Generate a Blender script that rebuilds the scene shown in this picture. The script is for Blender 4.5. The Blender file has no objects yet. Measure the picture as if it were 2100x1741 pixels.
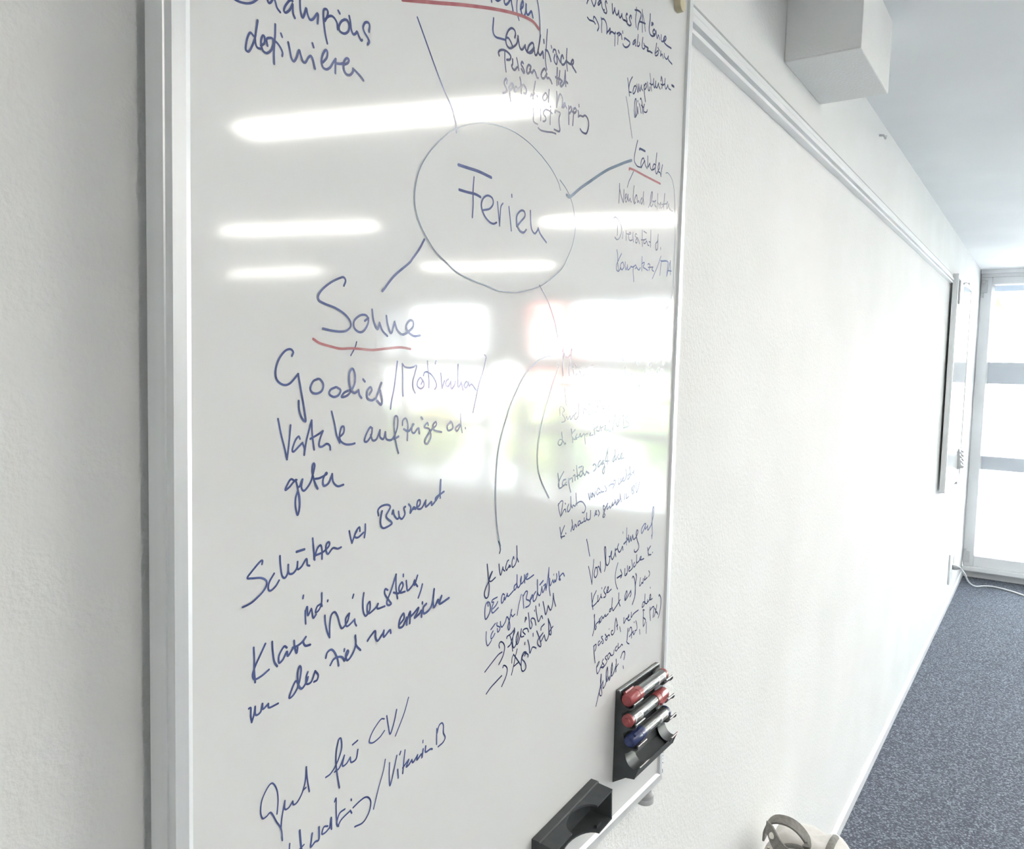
import bpy, bmesh, math, random
from mathutils import Vector, Matrix
random.seed(7)
S = bpy.context.scene
COL = S.collection

# ------------------------------------------------------------------ camera
F_PX, CX, CY = 1622.0, 1050.0, 870.5          # focal length and centre for a 2100 x 1741 frame
H = 1.65                                      # height of the lens above the carpet
R = Matrix(((0.56556232, 0.04518406, -0.82346686),
            (-0.82432044, 0.06148312, -0.56277495),
            (0.02520085, 0.99708486, 0.07201868)))
cd = bpy.data.cameras.new('camera'); cam = bpy.data.objects.new('camera', cd); COL.objects.link(cam)
cd.sensor_fit = 'HORIZONTAL'; cd.sensor_width = 36.0; cd.lens = 36.0 * F_PX / 2100.0
cd.clip_start = 0.02; cd.clip_end = 300
cam.matrix_world = Matrix.Translation((0, 0, H)) @ R.to_4x4()
S.camera = cam

# ------------------------------------------------------------------ world, daylight, exposure
W = bpy.data.worlds.new('overcast_sky'); S.world = W; W.use_nodes = True
wn = W.node_tree; wn.nodes.clear()
wo = wn.nodes.new('ShaderNodeOutputWorld'); wb = wn.nodes.new('ShaderNodeBackground')
wr = wn.nodes.new('ShaderNodeValToRGB'); wt = wn.nodes.new('ShaderNodeTexCoord'); ws = wn.nodes.new('ShaderNodeSeparateXYZ')
wr.color_ramp.elements[0].position = 0.0; wr.color_ramp.elements[0].color = (0.93, 0.97, 1.0, 1)
wr.color_ramp.elements[1].position = 0.7; wr.color_ramp.elements[1].color = (0.84, 0.92, 1.0, 1)
wn.links.new(wt.outputs['Generated'], ws.inputs[0]); wn.links.new(ws.outputs['Z'], wr.inputs[0])
wn.links.new(wr.outputs[0], wb.inputs[0]); wn.links.new(wb.outputs[0], wo.inputs[0])
wb.inputs[1].default_value = 6.4

pl = bpy.data.lights.new('window_portal', 'AREA'); pl.shape = 'RECTANGLE'; pl.size = 7.2; pl.size_y = 2.4
pl.cycles.is_portal = True
po = bpy.data.objects.new('window_portal', pl); COL.objects.link(po)
po.location = (7.72, -3.0, 1.3); po.rotation_euler = (0, math.radians(90), 0)
po.rotation_euler = Matrix(((0, 0, 1), (1, 0, 0), (0, 1, 0))).to_euler()      # local -z looks into the room (-x)

sl = bpy.data.lights.new('sun', 'SUN'); sl.energy = 17.0; sl.angle = math.radians(1.0); sl.color = (1.0, .96, .90)
so_ = bpy.data.objects.new('sun', sl); COL.objects.link(so_)               # high behind the room: it lights the houses opposite
so_.rotation_euler = Vector((.72, -.22, -.62)).to_track_quat('-Z', 'Y').to_euler()
LAMP = 8.5                                   # radiance of the ceiling lamps' diffusers
vs = S.view_settings
vs.view_transform = 'Standard'; vs.look = 'None'; vs.gamma = 1.0; vs.use_curve_mapping = False
vs.exposure = 2.14
S.cycles.max_bounces = 10; S.cycles.diffuse_bounces = 6; S.cycles.transparent_max_bounces = 12
S.cycles.sample_clamp_indirect = 6.0

# ------------------------------------------------------------------ helpers
def ray(x, y):
    return R @ Vector(((x - CX) / F_PX, -(y - CY) / F_PX, -1.0))
def at(x, y, Y):
    """where the line of sight of photo pixel (x, y) meets the vertical plane Y, in room coordinates"""
    d = ray(x, y); p = d * (Y / d.y); return Vector((p.x, p.y, p.z + H))

def mat(name, color, rough=0.5, metal=0.0, spec=0.5, emit=None, strength=0.0, coat=0.0):
    m = bpy.data.materials.new(name); m.use_nodes = True
    b = m.node_tree.nodes['Principled BSDF']
    b.inputs['Base Color'].default_value = (*color, 1); b.inputs['Roughness'].default_value = rough
    b.inputs['Metallic'].default_value = metal; b.inputs['Specular IOR Level'].default_value = spec
    b.inputs['Coat Weight'].default_value = coat
    if emit:
        b.inputs['Emission Color'].default_value = (*emit, 1); b.inputs['Emission Strength'].default_value = strength
    return m
def vary(m, c1, c2, scale, detail=3.0, lo=0.35, hi=0.65, bump=0.0, bscale=None, stretch=(1, 1, 1), dist=0.002, coord='Object'):
    """procedural colour variation and relief"""
    nt = m.node_tree; b = nt.nodes['Principled BSDF']
    tc = nt.nodes.new('ShaderNodeTexCoord'); mp = nt.nodes.new('ShaderNodeMapping'); mp.inputs['Scale'].default_value = stretch
    nt.links.new(tc.outputs[coord], mp.inputs[0])
    n = nt.nodes.new('ShaderNodeTexNoise'); n.inputs['Scale'].default_value = scale; n.inputs['Detail'].default_value = detail
    nt.links.new(mp.outputs[0], n.inputs['Vector'])
    r = nt.nodes.new('ShaderNodeValToRGB'); r.color_ramp.elements[0].position = lo; r.color_ramp.elements[1].position = hi
    r.color_ramp.elements[0].color = (*c1, 1); r.color_ramp.elements[1].color = (*c2, 1)
    nt.links.new(n.outputs[0], r.inputs[0]); nt.links.new(r.outputs[0], b.inputs['Base Color'])
    if bump:
        n2 = nt.nodes.new('ShaderNodeTexNoise'); n2.inputs['Scale'].default_value = bscale or scale; n2.inputs['Detail'].default_value = 4.0
        nt.links.new(mp.outputs[0], n2.inputs['Vector'])
        bp = nt.nodes.new('ShaderNodeBump'); bp.inputs['Strength'].default_value = bump; bp.inputs['Distance'].default_value = dist
        nt.links.new(n2.outputs[0], bp.inputs['Height']); nt.links.new(bp.outputs[0], b.inputs['Normal'])
    return m

M = {}
M['wall'] = vary(mat('white_woodchip_paint', (.8, .8, .8), .85, spec=.2), (.80, .80, .79), (.84, .84, .835), 3.0, bump=.36, bscale=150, dist=.004)
M['ceil'] = vary(mat('ceiling_paint', (.8, .8, .8), .9, spec=.15), (.80, .81, .82), (.84, .85, .86), 2.0, bump=.1, bscale=60)
M['trim'] = vary(mat('white_gloss_trim', (.86, .87, .88), .35), (.84, .85, .86), (.88, .89, .90), 5.0)
M['board'] = vary(mat('enamel_board', (.76, .76, .757), .075, spec=.65), (.75, .75, .747), (.775, .775, .773), 2.5)
M['alu'] = vary(mat('silver_aluminium', (.8, .81, .82), .32, metal=.35), (.76, .77, .78), (.82, .83, .84), 40, stretch=(1, 1, .05))
M['dark'] = vary(mat('charcoal_plastic', (.065, .071, .075), .42, spec=.35), (.059, .066, .070), (.074, .081, .086), 60, bump=.12, bscale=900, dist=.0005)
M['lip'] = mat('glossy_charcoal_edge', (.16, .17, .175), .16, spec=.9)
M['bar'] = mat('blue_grey_window_bar', (.58, .61, .66), .45)
M['blue'] = vary(mat('blue_ink', (.06, .08, .22), .2), (.056, .076, .22), (.11, .145, .33), 55, lo=.3, hi=.7)
M['navy'] = vary(mat('dark_blue_ink', (.04, .05, .14), .2), (.030, .038, .112), (.068, .088, .21), 70, lo=.3, hi=.7)
M['pale'] = vary(mat('thin_blue_ink', (.12, .16, .24), .2), (.12, .165, .25), (.22, .285, .38), 30, lo=.3, hi=.7)
M['red'] = vary(mat('red_ink', (.4, .1, .12), .2), (.36, .09, .105), (.47, .20, .215), 45, lo=.3, hi=.7)
M['cream'] = mat('cream_plastic', (.62, .55, .36), .3)
M['capred'] = vary(mat('red_cap_plastic', (.36, .07, .075), .25), (.34, .065, .07), (.40, .09, .095), 80)
M['capblue'] = vary(mat('blue_cap_plastic', (.035, .05, .14), .25), (.03, .045, .13), (.045, .06, .17), 80)
M['barrel'] = vary(mat('grey_barrel', (.30, .31, .32), .22, metal=.55), (.15, .16, .165), (.26, .27, .275), 90, stretch=(.05, 1, 1))
M['paper'] = mat('white_sticker', (.82, .83, .84), .5)
M['black'] = mat('black_print', (.02, .02, .022), .5)
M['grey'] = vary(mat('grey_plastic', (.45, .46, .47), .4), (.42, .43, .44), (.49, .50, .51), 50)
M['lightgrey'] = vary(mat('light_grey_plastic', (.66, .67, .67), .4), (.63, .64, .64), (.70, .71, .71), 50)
M['canvas'] = vary(mat('beige_canvas', (.66, .62, .57), .8, spec=.2), (.66, .635, .60), (.74, .715, .69), 18, bump=.5, bscale=14, dist=.012)
M['strap'] = vary(mat('taupe_webbing', (.21, .20, .185), .7), (.18, .17, .158), (.24, .23, .21), 120, bump=.3, bscale=400)
M['gold'] = mat('pale_gold_metal', (.78, .68, .52), .22, metal=.9)
M['pearl'] = mat('pearl_snap', (.80, .78, .70), .2, metal=.2)
M['leaf'] = vary(mat('leaves', (.16, .30, .07), .6), (.10, .24, .05), (.26, .42, .10), 5)
M['leaf2'] = vary(mat('yellow_leaves', (.34, .40, .08), .6), (.24, .34, .06), (.46, .48, .12), 5)
M['bark'] = vary(mat('bark', (.16, .11, .08), .9), (.12, .085, .06), (.20, .14, .10), 12)
M['render'] = vary(mat('white_render', (.84, .84, .83), .9), (.82, .82, .81), (.86, .86, .86), 2)
M['redpanel'] = vary(mat('red_panel', (.80, .20, .16), .6), (.78, .17, .14), (.82, .24, .19), 3)
M['ground'] = vary(mat('paving', (.35, .35, .36), .9), (.30, .30, .31), (.40, .40, .41), 3)
M['shade'] = mat('grey_window_glass', (.20, .23, .27), .15)
M['hood'] = mat('grey_louvre_metal', (.30, .33, .38), .5)
# carpet: loop pile in rows with pale flecks
def carpet():
    m = mat('grey_blue_carpet', (.1, .11, .13), .95, spec=.1)
    nt = m.node_tree; b = nt.nodes['Principled BSDF']
    tc = nt.nodes.new('ShaderNodeTexCoord'); mp = nt.nodes.new('ShaderNodeMapping'); mp.inputs['Scale'].default_value = (1, .7, 1)
    nt.links.new(tc.outputs['Object'], mp.inputs[0])
    v = nt.nodes.new('ShaderNodeTexVoronoi'); v.inputs['Scale'].default_value = 250; v.inputs['Randomness'].default_value = .55
    nt.links.new(mp.outputs[0], v.inputs['Vector'])
    r = nt.nodes.new('ShaderNodeValToRGB')
    r.color_ramp.elements[0].position = 0.0; r.color_ramp.elements[0].color = (.085, .093, .118, 1)
    r.color_ramp.elements[1].position = 1.0; r.color_ramp.elements[1].color = (.33, .365, .42, 1)
    e = r.color_ramp.elements.new(.62); e.color = (.115, .125, .155, 1)
    sp = nt.nodes.new('ShaderNodeSeparateColor'); nt.links.new(v.outputs['Color'], sp.inputs[0])
    nt.links.new(sp.outputs[0], r.inputs[0]); nt.links.new(r.outputs[0], b.inputs['Base Color'])
    bp = nt.nodes.new('ShaderNodeBump'); bp.inputs['Strength'].default_value = .8; bp.inputs['Distance'].default_value = .004; bp.invert = True
    nt.links.new(v.outputs['Distance'], bp.inputs['Height']); nt.links.new(bp.outputs[0], b.inputs['Normal'])
    return m
M['carpet'] = carpet()
def glass():
    m = bpy.data.materials.new('window_glass'); m.use_nodes = True; nt = m.node_tree; nt.nodes.clear()
    o = nt.nodes.new('ShaderNodeOutputMaterial'); t = nt.nodes.new('ShaderNodeBsdfTransparent'); g = nt.nodes.new('ShaderNodeBsdfGlossy')
    t.inputs[0].default_value = (.95, .97, .97, 1); g.inputs['Roughness'].default_value = 0.0
    f = nt.nodes.new('ShaderNodeFresnel'); f.inputs[0].default_value = 1.45; x = nt.nodes.new('ShaderNodeMixShader')
    nt.links.new(f.outputs[0], x.inputs[0]); nt.links.new(t.outputs[0], x.inputs[1]); nt.links.new(g.outputs[0], x.inputs[2])
    nt.links.new(x.outputs[0], o.inputs[0]); return m
M['glass'] = glass()
M['lamp'] = mat('lamp_diffuser', (.9, .88, .82), .5, emit=(1.0, .945, .86), strength=LAMP)

class MB:
    """collects shapes and links them as ONE mesh object"""
    def __init__(s): s.v = []; s.f = []
    def add(s, vs, fs):
        n = len(s.v); s.v += [Vector(p) for p in vs]; s.f += [[i + n for i in f] for f in fs]; return s
    def box(s, a, b):
        x0, y0, z0 = (min(a[i], b[i]) for i in range(3)); x1, y1, z1 = (max(a[i], b[i]) for i in range(3))
        return s.add([(x0, y0, z0), (x1, y0, z0), (x1, y1, z0), (x0, y1, z0), (x0, y0, z1), (x1, y0, z1), (x1, y1, z1), (x0, y1, z1)],
                     [(0, 3, 2, 1), (4, 5, 6, 7), (0, 1, 5, 4), (1, 2, 6, 5), (2, 3, 7, 6), (3, 0, 4, 7)])
    def prism(s, pts, f0, f1):
        """polygon pts (2-D) swept between f0(p) and f1(p)"""
        n = len(pts); s.add([f0(p) for p in pts] + [f1(p) for p in pts],
            [list(range(n))[::-1], list(range(n, 2 * n))] + [(i, (i + 1) % n, n + (i + 1) % n, n + i) for i in range(n)]); return s
    def tube(s, path, r, n=10, cap=True, flat=None):
        path = [Vector(p) for p in path]; rings = []
        up = Vector((0, 0, 1))
        for i, p in enumerate(path):
            t = (path[min(i + 1, len(path) - 1)] - path[max(i - 1, 0)]).normalized()
            u = t.cross(up) if abs(t.dot(up)) < .97 else t.cross(Vector((1, 0, 0)))
            u.normalize(); w = u.cross(t).normalized()
            rr = r[i] if isinstance(r, (list, tuple)) else r
            rings.append([p + u * (math.cos(2 * math.pi * k / n) * rr) + w * (math.sin(2 * math.pi * k / n) * rr * (flat or 1)) for k in range(n)])
        vs = [v for ring in rings for v in ring]; fs = []
        for i in range(len(path) - 1):
            for k in range(n):
                fs.append((i * n + k, i * n + (k + 1) % n, (i + 1) * n + (k + 1) % n, (i + 1) * n + k))
        if cap: fs += [list(range(n))[::-1], [len(vs) - n + k for k in range(n)]]
        return s.add(vs, fs)
    def lathe(s, origin, axis, prof, n=28):
        """profile of (along, radius) spun about axis"""
        a = Vector(axis).normalized(); o = Vector(origin)
        u = a.orthogonal().normalized(); w = a.cross(u)
        vs = []; fs = []
        for (l, r) in prof:
            vs += [o + a * l + (u * math.cos(2 * math.pi * k / n) + w * math.sin(2 * math.pi * k / n)) * r for k in range(n)]
        for i in range(len(prof) - 1):
            for k in range(n): fs.append((i * n + k, i * n + (k + 1) % n, (i + 1) * n + (k + 1) % n, (i + 1) * n + k))
        fs += [list(range(n))[::-1], [len(vs) - n + k for k in range(n)]]
        return s.add(vs, fs)
    def build(s, name, m, parent=None, smooth=False, bevel=0.0, tri=False):
        off = parent.matrix_world.translation if parent else Vector((0, 0, 0))
        if parent and parent.parent: off = parent.parent.location + parent.location
        elif parent: off = parent.location.copy()
        me = bpy.data.meshes.new(name); me.from_pydata([v - off for v in s.v], [], s.f)
        bm = bmesh.new(); bm.from_mesh(me); bmesh.ops.recalc_face_normals(bm, faces=bm.faces)
        if tri: bmesh.ops.triangulate(bm, faces=[f for f in bm.faces if len(f.verts) > 4])
        bm.to_mesh(me); bm.free()
        me.materials.append(m)
        if smooth:
            for p in me.polygons: p.use_smooth = True
        o = bpy.data.objects.new(name, me); COL.objects.link(o)
        if parent: o.parent = parent
        if bevel:
            b = o.modifiers.new('edge', 'BEVEL'); b.width = bevel; b.segments = 2; b.limit_method = 'ANGLE'; b.angle_limit = math.radians(40)
        if smooth:
            try:
                me.set_sharp_from_angle(angle=math.radians(38))
            except Exception: pass
        return o
def tag(o, label, cat, group=None, kind=None):
    o['label'] = label; o['category'] = cat
    if group: o['group'] = group
    if kind: o['kind'] = kind
    return o
def thing(name, label, cat, loc, group=None):
    o = bpy.data.objects.new(name, None); COL.objects.link(o); o.location = loc; o.empty_display_size = .05
    return tag(o, label, cat, group)
def struct(o, label=None):
    o['kind'] = 'structure'
    if label: o['label'] = label
    return o
def dup(root, delta, label, group=None, skip=()):
    r = root.copy(); COL.objects.link(r); r.location = root.location + Vector(delta); r['label'] = label
    if group: r['group'] = group
    for ch in list(root.children):
        if ch.name.split('.')[0] in skip: continue
        c = ch.copy(); COL.objects.link(c); c.parent = r
        for g in list(ch.children):
            k = g.copy(); COL.objects.link(k); k.parent = c
    return r
# ------------------------------------------------------------------ room shell
YW, XF, ZC = 0.55, 7.56, H + 0.88             # whiteboard wall, window wall, ceiling height
X0, Y0 = -3.0, -10.0
struct(MB().box((X0 - .2, Y0 - .2, -.12), (XF + .16, YW + .2, 0)).build('floor', M['carpet']))
struct(MB().box((X0 - .2, Y0 - .2, ZC), (XF + .16, YW + .2, ZC + .15)).build('ceiling', M['ceil']))
struct(MB().box((X0 - .2, YW, 0), (XF + .16, YW + .2, ZC)).build('wall_board_side', M['wall']))
struct(MB().box((X0 - .2, Y0 - .2, 0), (X0, YW, ZC)).build('wall_behind', M['wall']))
struct(MB().box((X0, Y0 - .2, 0), (XF + .16, Y0, ZC)).build('wall_opposite', M['wall']))
# square duct in the angle of wall and ceiling
struct(MB().box((1.859, .387, H + .703), (2.192, YW, ZC)).build('trim_duct', M['wall'], bevel=.003), 'boxed-in white duct under the ceiling')
# skirting
bp = [(0, 0), (0, .048), (.006, .048), (.012, .040), (.012, 0)]
struct(MB().prism(bp, lambda p: (X0, YW - p[0], p[1]), lambda p: (XF, YW - p[0], p[1])).build('baseboard_board_side', M['trim']))
# ---- window wall: header, posts and the closed stretch far along it
ZT = H + .825                                  # head of the glazing
wins = [(.545, -.80), (-.80, -2.10), (-2.10, -3.42), (-3.42, -3.98), (-4.50, -5.80), (-5.80, -6.52)]
fb = MB().box((XF, Y0, ZT), (XF + .16, YW, ZC)).box((XF, Y0, 0), (XF + .16, YW, .06))
fb.box((XF, -4.50, H + .10), (XF + .16, -3.98, ZT)).box((XF, -6.85, .06), (XF + .16, -6.52, ZT))
fb.box((XF, -7.62, .06), (XF + .16, -6.85, H + .72)).box((XF, -7.62, ZT - .03), (XF + .16, -6.85, ZT))
fb.box((XF, Y0, .06), (XF + .16, -7.62, ZT))
struct(fb.build('wall_window_side', M['trim']))
def window(n, ya, yb, z0, z1, bars=True):
    r = bpy.data.objects.new('window_%d' % n, None); COL.objects.link(r); r.location = (XF, (ya + yb) / 2, z0); struct(r)
    hi, lo = max(ya, yb), min(ya, yb); w = .077
    f = MB().box((XF - .05, hi - w, z0), (XF + .05, hi, z1)).box((XF - .05, lo, z0), (XF + .05, lo + w, z1))
    f.box((XF - .05, lo + w, z1 - .06), (XF + .05, hi - w, z1)).box((XF - .05, lo + w, z0), (XF + .05, hi - w, z0 + .09))
    f.build('window_frame', M['trim'], r, bevel=.006)
    bd = MB()                                       # glazing bead, slanted towards the pane
    q = [(0, 0), (.05, 0), (.05, .018)]
    for (ys, sg) in ((hi - w, -1), (lo + w, 1)):
        bd.prism(q, lambda p: (XF - .045 + p[0], ys + sg * p[1], z0 + .09), lambda p: (XF - .045 + p[0], ys + sg * p[1], z1 - .06))
    bd.build('glazing_bead', M['trim'], r)
    MB().box((XF + .012, lo + w, z0 + .09), (XF + .018, hi - w, z1 - .06)).build('pane', M['glass'], r)
    if bars:
        MB().box((XF - .02, lo, H - .035), (XF + .04, hi, H + .14)).build('transom', M['bar'], r)
        MB().box((XF - .02, lo, H - .74), (XF + .04, hi, H - .63)).build('transom', M['bar'], r)
        MB().box((XF + .07, lo, z1 - .105), (XF + .15, hi, z1 - .02)).build('louvre_box', M['hood'], r)
    return r
wl = [window(i + 1, a, b, .10, ZT) for i, (a, b) in enumerate(wins)]
window(8, -3.98, -4.50, .10, H + .10, False)
window(7, -6.85, -7.62, H + .72, ZT - .03, False)
# sill ledge below the glazing
struct(MB().box((XF - .07, -6.52, .06), (XF + .02, .545, .10)).build('trim_sill', M['trim'], bevel=.006))
# curtain rail along the head of the windows
struct(MB().box((XF - .10, -6.5, ZC - .03), (XF - .07, .545, ZC)).box((XF - .06, -6.5, ZC - .055), (XF - .02, .545, ZC - .03)).build('trim_curtain_rail', M['trim']))
# hinges on the first window's stile
w1 = wl[0]
hg = MB().box((XF - .072, .498, H + .70), (XF - .05, .540, H + .80)); hg.lathe((XF - .085, .525, H + .785), (1, 0, 0), [(0, .012), (.004, .016), (.02, .016), (.03, .008)])
hg.box((XF - .062, .520, H + .66), (XF - .05, .535, H + .70)); hg.build('hinge', M['lightgrey'], w1)
h2 = MB().box((XF - .07, .50, .13), (XF - .05, .54, .22)); h2.lathe((XF - .06, .53, .13), (0, 0, 1), [(0, .01), (.11, .01)]); h2.build('hinge', M['lightgrey'], w1)

# ------------------------------------------------------------------ outdoors, seen through the panes and mirrored in the board
struct(MB().box((XF + .5, -60, -.5), (60, 40, -.4)).build('ground', M['ground']))
def building(name, label, x, y0, y1, z1, panels, wins_):
    r = thing(name, label, 'building', (x, (y0 + y1) / 2, -.4))
    MB().box((x, y0, -.4), (x + 6, y1, z1)).build('wall', M['render'], r)
    MB().box((x - .25, y0 - .2, z1), (x + 6.2, y1 + .2, z1 + .25)).build('roof', M['render'], r)
    for (ya, yb, za, zb) in wins_:
        w = MB().box((x - .02, ya, za), (x + .05, yb, zb)).build('window', M['shade'], r)
        MB().box((x - .08, ya - .06, za - .08), (x, yb + .06, za)).build('sill', M['render'], w)
    for (ya, yb, za, zb) in panels:
        MB().box((x - .06, ya, za), (x, yb, zb)).build('facade_panel', M['redpanel'], r)['label'] = 'red facade panel'
    return r
building('white_building', 'long white rendered building with red panels seen beyond the windows', 18.0, -30, -5.0, H + 2.9,
         [(-10.6, -9.8, H + 1.15, H + 1.9), (-11.0, -10.4, H + .45, H + 1.0), (-9.85, -8.95, H + .35, H + 1.0),
          (-10.65, -9.75, H - .5, H + .05), (-14.3, -13.05, H - 1.45, H - .6), (-9.9, -9.2, H - 1.3, H - .6)],
         [(-12.3, -11.3, H + .2, H + 1.6), (-8.3, -7.4, H + 1.3, H + 2.4), (-16.5, -15.2, H + .6, H + 2.2), (-19.4, -18.2, H + .3, H + 1.5), (-22.5, -21.2, H + .3, H + 1.6)])
building('pale_house', 'pale house standing opposite the far window', 21.0, -3.6, 9.0, H + 4.4, [],
         [(-.6, .5, H + .9, H + 2.4), (-.6, .5, H - .9, H + .3), (2.2, 3.3, H + .9, H + 2.4)])
def tree(name, label, x, y, z0, zc, rx, rz, m, seed, trunk=True, group=None):
    rnd = random.Random(seed)
    r = thing(name, label, 'tree' if trunk else 'shrub', (x, y, z0), group)
    mb = MB()
    for k in range(420):
        while True:
            p = Vector((rnd.uniform(-1, 1), rnd.uniform(-1, 1), rnd.uniform(-1, 1)))
            if .35 < p.length < 1: break
        c = Vector((x + p.x * rx, y + p.y * rx, zc + p.z * rz)); s = rx * rnd.uniform(.10, .2)
        a = Vector((rnd.gauss(0, 1), rnd.gauss(0, 1), rnd.gauss(0, 1))).normalized(); b = a.orthogonal().normalized(); cc = a.cross(b)
        mb.add([c + b * s, c + cc * s * .6 + a * s * .2, c - b * s, c - cc * s * .6 + a * s * .2], [(0, 1, 2, 3)])
    mb.build('foliage', m, r)
    t = MB().tube([(x, y, z0), (x + .05, y, (z0 + zc) / 2), (x, y + .05, zc + rz * .4)], [rx * .09, rx * .07, rx * .02])
    for k in range(5):
        a = k * 1.3; t.tube([(x, y, zc - rz * .6 + k * .1), (x + math.cos(a) * rx * .7, y + math.sin(a) * rx * .7, zc + rz * .2)], [rx * .04, rx * .012], 6)
    t.build('trunk' if trunk else 'stem', M['bark'], r)
    return r
gs = 'shrubs outside the windows'
shr = [(10.6, -3.6, .95, .75, .95), (11.2, -6.1, .55, .8, .7), (10.6, -7.9, .40, .7, .55), (11.4, -9.9, .25, .8, .6), (10.2, -4.85, .30, .45, .5)]
lab = ['tall green shrub outside, nearest the whiteboard wall', 'broad yellow-green shrub outside, second from the whiteboard wall', 'low yellow-green shrub outside the middle windows',
       'low green shrub outside, farthest from the whiteboard wall', 'small green shrub outside beside the tall shrub']
for i, (x, y, zc, rx, rz) in enumerate(shr):
    tree('shrub', lab[i], x, y, -.4, zc, rx, rz, M['leaf2'] if i in (1, 2) else M['leaf'], 11 + i, False, gs)
tree('leafy_tree', 'green tree outside whose leaves show at the top of the window', 14.5, 1.55, -.4, H + 1.95, 1.5, .95, M['leaf2'], 31)
# ------------------------------------------------------------------ ceiling lamps (mirrored in the board), then unseen ones added as fill light
gl = 'strip lights under the ceiling'
LL = ['strip light nearest the big whiteboard', 'strip light in the second row, away from the whiteboard wall', 'strip light near the whiteboard wall, beyond the duct',
      'strip light in the row nearest the windows', 'strip light deepest in the room', 'fill strip light added out of view straight across the room from the big whiteboard', 'fill strip light added out of view in front of the left edge of the big whiteboard', 'fill strip light added behind the camera, away from the whiteboard wall']
for i, (a, b) in enumerate([((1.86, -1.45), (2.15, -.36)), ((3.21, -3.45), (3.50, -2.42)), ((3.86, -1.42), (4.22, -.40)), ((5.15, -3.45), (5.48, -2.40)), ((4.82, -5.60), (4.93, -4.52)), ((.75, -3.5), (1.05, -2.45)), ((-.05, -1.95), (.24, -.90)), ((-.55, -3.9), (-.26, -2.85))]):
    a, b = Vector((*a, 0)), Vector((*b, 0)); c = (a + b) / 2; u = (b - a).normalized(); w = Vector((-u.y, u.x, 0)); L = (b - a).length / 2
    r = thing('strip_light', 'white ' + LL[i] + ', lit warm', 'ceiling light', (c.x, c.y, ZC), gl)
    P = lambda s, t, z: c + u * s + w * t + Vector((0, 0, z))
    def slab(l, hw, z0, z1):
        return MB().add([P(-l, -hw, z0), P(l, -hw, z0), P(l, hw, z0), P(-l, hw, z0), P(-l, -hw, z1), P(l, -hw, z1), P(l, hw, z1), P(-l, hw, z1)],
                        [(0, 3, 2, 1), (4, 5, 6, 7), (0, 1, 5, 4), (1, 2, 6, 5), (2, 3, 7, 6), (3, 0, 4, 7)])
    slab(L + .02, .075, ZC - .045, ZC - .003).build('housing', M['trim'], r)
    slab(L, .055, ZC - .060, ZC - .045).build('diffuser', M['lamp'], r)

# ------------------------------------------------------------------ picture rail the boards hang on
rp = [(0, .562), (.018, .562), (.018, .5695), (.009, .5695), (.009, .577), (.021, .577), (.021, .5885), (.013, .600), (.013, .6035), (.005, .6035), (.005, .607), (.010, .607), (.010, .6095), (.003, .6095), (.003, .6205), (0, .6205)]
rr = thing('hanging_rail', 'long white aluminium hanging rail running along the wall', 'rail', (3.0, YW, H + .59))
MB().prism(rp, lambda p: (.75, YW - p[0], H + p[1]), lambda p: (5.364, YW - p[0], H + p[1])).build('profile', M['trim'], rr, tri=True)
MB().box((.75, YW - .0035, H + .6205), (5.364, YW, H + .6245)).build('shadow_gap_strip', M['grey'], rr)['label'] = 'thin grey strip imitating a shadow gap'  # grey strip in place of the shadow gap above the profile
# screws in the groove
for k in range(6): MB().lathe((1.55 + k * .62, YW - .009, H + .573), (0, -1, 0), [(0, .0028), (.0012, .0024)], 10).build('screw_head', M['grey'], rr)

# ------------------------------------------------------------------ whiteboard
BS = .510                                       # writing surface (Y)
bx0, bx1, bz0, bz1 = .338, 1.2035, H - .671, H + .600
wbd = thing('whiteboard', 'large whiteboard covered in blue handwriting, hanging in front on the rail', 'whiteboard', (bx0, .53, bz0))
MB().box((bx0 - .006, BS, bz0 - .006), (bx1 + .006, BS + .012, bz1 + .006)).build('writing_surface', M['board'], wbd)
def rail_prof(kind):
    if kind == 'left':  return [(0, BS), (.0058, .506), (.0165, .506), (.0156, .516), (.0168, .5165), (.0170, .537), (.006, .537), (.006, BS + .0125), (0, BS + .0125)]
    if kind == 'right': return [(0, BS), (.0012, .506), (.0098, .506), (.0200, .5085), (.0215, .524), (.006, .524), (.006, BS + .0125), (0, BS + .0125)]
    return [(0, BS), (.0045, .506), (.0155, .506), (.0200, .511), (.0200, .524), (.006, .524), (.006, BS + .0125), (0, BS + .0125)]
wl_, wr_, wh_ = .0170, .0215, .0200
k = lambda p, w: p / wh_ * w                    # mitre: how far the corner runs out for a point p out of the opening
def side(name, kind, f0, f1): return MB().prism(rail_prof(kind), f0, f1).build(name, M['alu'], wbd, tri=True)
side('frame_rail', 'left', lambda p: (bx0 - p[0], p[1], bz0 - p[0] * wh_ / wl_), lambda p: (bx0 - p[0], p[1], bz1 + p[0] * wh_ / wl_))
side('frame_rail', 'right', lambda p: (bx1 + p[0], p[1], bz0 - p[0] * wh_ / wr_), lambda p: (bx1 + p[0], p[1], bz1 + p[0] * wh_ / wr_))
side('frame_rail', 'bottom', lambda p: (bx0 - p[0], p[1], bz0 - p[0]), lambda p: (bx1 + p[0], p[1], bz0 - p[0]))
side('frame_rail', 'top', lambda p: (bx0 - p[0], p[1], bz1 + p[0]), lambda p: (bx1 + p[0], p[1], bz1 + p[0]))
# bracket with a round foot under the lower right corner
zb = bz0 - .0205
br = MB().box((1.203, .526, zb - .018), (1.262, .546, zb + .010)).build('bracket', M['lightgrey'], wbd, bevel=.003)
MB().lathe((1.206, .532, zb - .018), (0, 0, -1), [(0, .011), (.004, .012), (.006, .0155), (.011, .0155), (.012, .0145), (.014, .0155), (.020, .0155), (.022, .013)]).build('thumb_wheel', M['grey'], br, smooth=True)

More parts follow.
